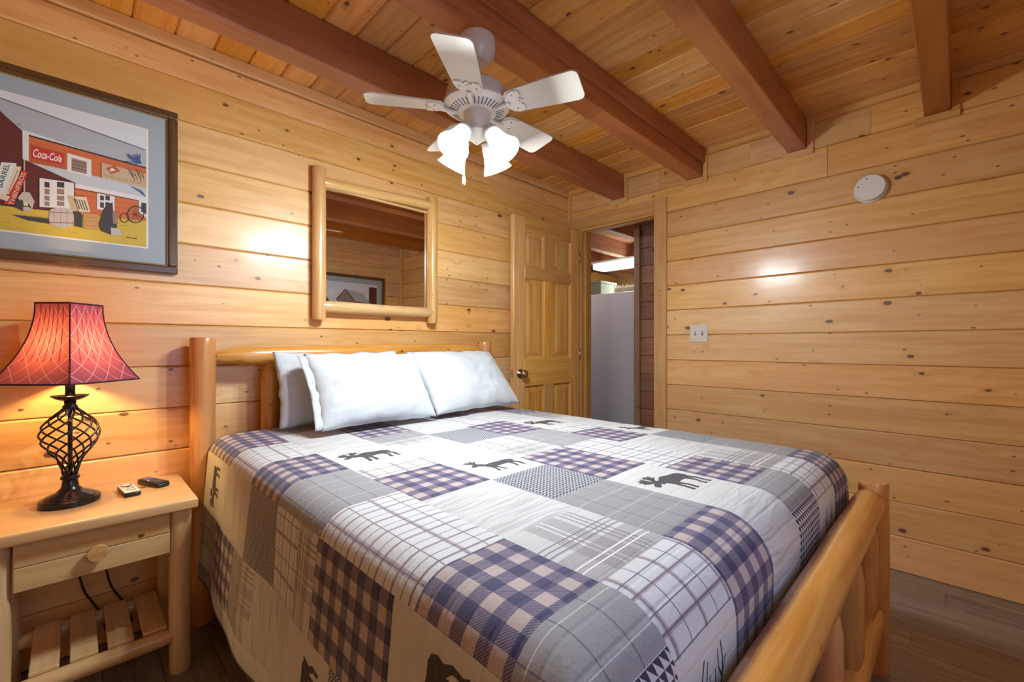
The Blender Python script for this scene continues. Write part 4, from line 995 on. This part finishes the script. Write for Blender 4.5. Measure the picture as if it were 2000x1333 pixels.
# ================================================================== ceiling fan
FXc, FYc = 1.025, 1.212
fan = thing('ceiling_fan', 'white five blade ceiling fan with four lit glass shades under a beam', 'ceiling fan', (FXc, FYc, ZBEAM))
T_F = Matrix.Translation((FXc, FYc, 0))
part('canopy', lathe([(0.0, ZBEAM - 0.001), (0.066, ZBEAM - 0.001), (0.067, 2.190), (0.062, 2.166), (0.046, 2.148), (0.040, 2.140), (0.026, 2.138), (0.0, 2.138)], 40), M_WHITE, fan, T_F, angle=40)
part('downrod', lathe([(0.010, 2.139), (0.010, 2.06)], 16), M_WHITE, fan, T_F, smooth=True)
part('yoke', lathe([(0.014, 2.090), (0.022, 2.082), (0.022, 2.056)], 16), M_WHITE, fan, T_F, smooth=True)
part('motor_housing', lathe([(0.0, 2.064), (0.040, 2.062), (0.085, 2.052), (0.108, 2.034), (0.112, 2.012), (0.112, 1.992), (0.120, 1.990), (0.120, 1.984), (0.0, 1.984)], 48), M_WHITE, fan, T_F, angle=35)
vr = part('vent_ring', lathe([(0.0, 1.985), (0.119, 1.985), (0.119, 1.980), (0.105, 1.970), (0.062, 1.955), (0.050, 1.955), (0.0, 1.955)], 48), M_WHITE, fan, T_F, angle=35)
for k in range(40):
    th = 2 * math.pi * k / 40
    b_ = nbox(0.068, 0.098, -0.0022, 0.0022, -0.0008, 0.0008)
    part('vent_slot', b_, M_GREYBTN, vr, T_F @ Matrix.Rotation(th, 4, 'Z') @ Matrix.Translation((0, 0, 1.9622)) @ Matrix.Translation((0.083, 0, 0)) @ Matrix.Rotation(R(-19), 4, 'Y') @ Matrix.Translation((-0.083, 0, 0)))
def blade_mesh():
    bm = bmesh.new(); out = []
    for i in range(9): out.append((0.125 + 0.035 * (i / 8), -0.045 - 0.008 * math.sin(i / 8 * math.pi / 2)))
    L1 = 0.388
    side = [(0.150, -0.050), (0.22, -0.055), (0.30, -0.060), (L1 - 0.025, -0.062)]
    tip = [(L1 - 0.025 + 0.022 * math.sin(a), -0.062 + 0.022 * (1 - math.cos(a))) for a in [R(x_) for x_ in (25, 50, 75, 90)]]
    half = [(0.118, -0.030), (0.130, -0.045)] + side + tip
    poly = half + [(x_, -y_) for x_, y_ in reversed(half)]
    a = [bm.verts.new((x_, y_, 0.0028)) for x_, y_ in poly]; b = [bm.verts.new((x_, y_, -0.0028)) for x_, y_ in poly]
    bm.faces.new(a); bm.faces.new(b[::-1])
    for i in range(len(poly)): j = (i + 1) % len(poly); bm.faces.new((a[i], b[i], b[j], a[j]))
    return bm
def iron_mesh():
    bm = bmesh.new()
    tube([(0.055, 0, -0.006), (0.085, 0, -0.016), (0.115, 0, -0.010), (0.130, 0, -0.006)], [0.010, 0.008, 0.008, 0.010], 8, bm)
    out = [(0.118, -0.016), (0.135, -0.040), (0.155, -0.048), (0.175, -0.044), (0.178, -0.022), (0.168, -0.012), (0.182, 0.0), (0.168, 0.012), (0.178, 0.022), (0.175, 0.044), (0.155, 0.048), (0.135, 0.040), (0.118, 0.016)]
    a = [bm.verts.new((x_, y_, -0.0031)) for x_, y_ in out]; b = [bm.verts.new((x_, y_, -0.0075)) for x_, y_ in out]
    bm.faces.new(a); bm.faces.new(b[::-1])
    for i in range(len(out)): j = (i + 1) % len(out); bm.faces.new((a[i], b[i], b[j], a[j]))
    return bm
mb, mi = me_from(blade_mesh(), 'blade'), me_from(iron_mesh(), 'blade_iron')
M_BLADE = plain('fan_blade_white', (0.62, 0.565, 0.485), 0.45)
for k in range(5):
    MB = T_F @ Matrix.Rotation(R(3 + 72 * k), 4, 'Z') @ Matrix.Translation((0, 0, 1.972)) @ Matrix.Rotation(R(-13), 4, 'X')
    bo = link('blade', mb, fan, M_BLADE, MB)
    io = link('blade_iron', mi, bo, M_WHITE, MB)
    for (sx, sy) in ((0.150, -0.03), (0.150, 0.03), (0.168, 0.0)):
        part('screw', lathe([(0.004, 0), (0.003, 0.002), (0, 0.0025)], 8), M_NICKEL, bo, MB @ Matrix.Translation((sx, sy, -0.0075)) @ Matrix.Rotation(R(180), 4, 'X'))
part('switch_housing', lathe([(0.0, 1.956), (0.047, 1.956), (0.048, 1.950), (0.048, 1.905), (0.044, 1.895), (0.050, 1.892), (0.050, 1.884), (0.036, 1.868), (0.018, 1.858), (0.008, 1.848), (0.0, 1.846)], 36), M_WHITE, fan, T_F, angle=35)
tg_ = NT('frosted_glass_lit'); tg_.set(Base_Color=(0.92, 0.92, 0.90), Roughness=0.35, Emission_Color=(1.0, 0.96, 0.91), Emission_Strength=0.7); M_GLASS = tg_.m
tpb = tg_.n('ShaderNodeBsdfTransparent'); mxg = tg_.n('ShaderNodeMixShader'); mxg.inputs[0].default_value = 0.06
tg_.t.links.new(tg_.b.outputs[0], mxg.inputs[1]); tg_.t.links.new(tpb.outputs[0], mxg.inputs[2]); tg_.t.links.new(mxg.outputs[0], tg_.t.nodes['Material Output'].inputs[0])
tbb = NT('lit_bulb'); tbb.set(Base_Color=(1, 1, 1), Emission_Color=(1.0, 0.98, 0.96), Emission_Strength=20.0); M_BULB = tbb.m
gp = [(0.020, 0.0), (0.026, 0.004), (0.030, 0.020), (0.034, 0.045), (0.042, 0.070), (0.052, 0.090), (0.057, 0.100), (0.0555, 0.1005), (0.050, 0.089), (0.040, 0.069), (0.032, 0.045), (0.028, 0.020), (0.024, 0.006), (0.0, 0.005)]
for k in range(4):
    th = R(-80 + 90 * k)
    d = Vector((math.cos(th), math.sin(th), 0)); neck = Vector((FXc, FYc, 1.874)) + d * 0.066; ax = (d * 0.62 + Vector((0, 0, -1)) * 0.86).normalized()
    rot = Vector((0, 0, 1)).rotation_difference(ax).to_matrix().to_4x4(); MG = Matrix.Translation(neck) @ rot
    part('lamp_arm', tube([Vector((FXc, FYc, 1.886)) + d * 0.040, Vector((FXc, FYc, 1.886)) + d * 0.058, neck + ax * 0.002], 0.009, 10), M_WHITE, fan, smooth=True)
    so = part('lamp_shade', lathe(gp, 32, close=False), M_GLASS, fan, MG, smooth=True)
    part('fitter', lathe([(0.012, -0.008), (0.026, -0.006), (0.027, 0.008), (0.0, 0.008)], 24), M_WHITE, so, MG, smooth=True)
    part('bulb', lathe([(0.010, 0.01), (0.012, 0.022), (0.017, 0.032), (0.019, 0.040), (0.013, 0.049), (0.0, 0.052)], 18), M_BULB, so, MG, smooth=True)
    plight('fan_light', neck + ax * 0.094, E_FAN / 4, COL_FAN, 0.022)
ch = part('pull_chain', tube([(FXc - 0.058, FYc - 0.006, 1.90), (FXc - 0.062, FYc - 0.004, 1.88), (FXc - 0.062, FYc - 0.004, 1.715)], 0.0012, 6), M_NICKEL, fan)
part('chain_pull', lathe([(0.0, 0.0), (0.004, 0.002), (0.0065, 0.012), (0.005, 0.028), (0.002, 0.036), (0.0, 0.037)], 14), M_WHITE, ch, Matrix.Translation((FXc - 0.062, FYc - 0.004, 1.682)), smooth=True)
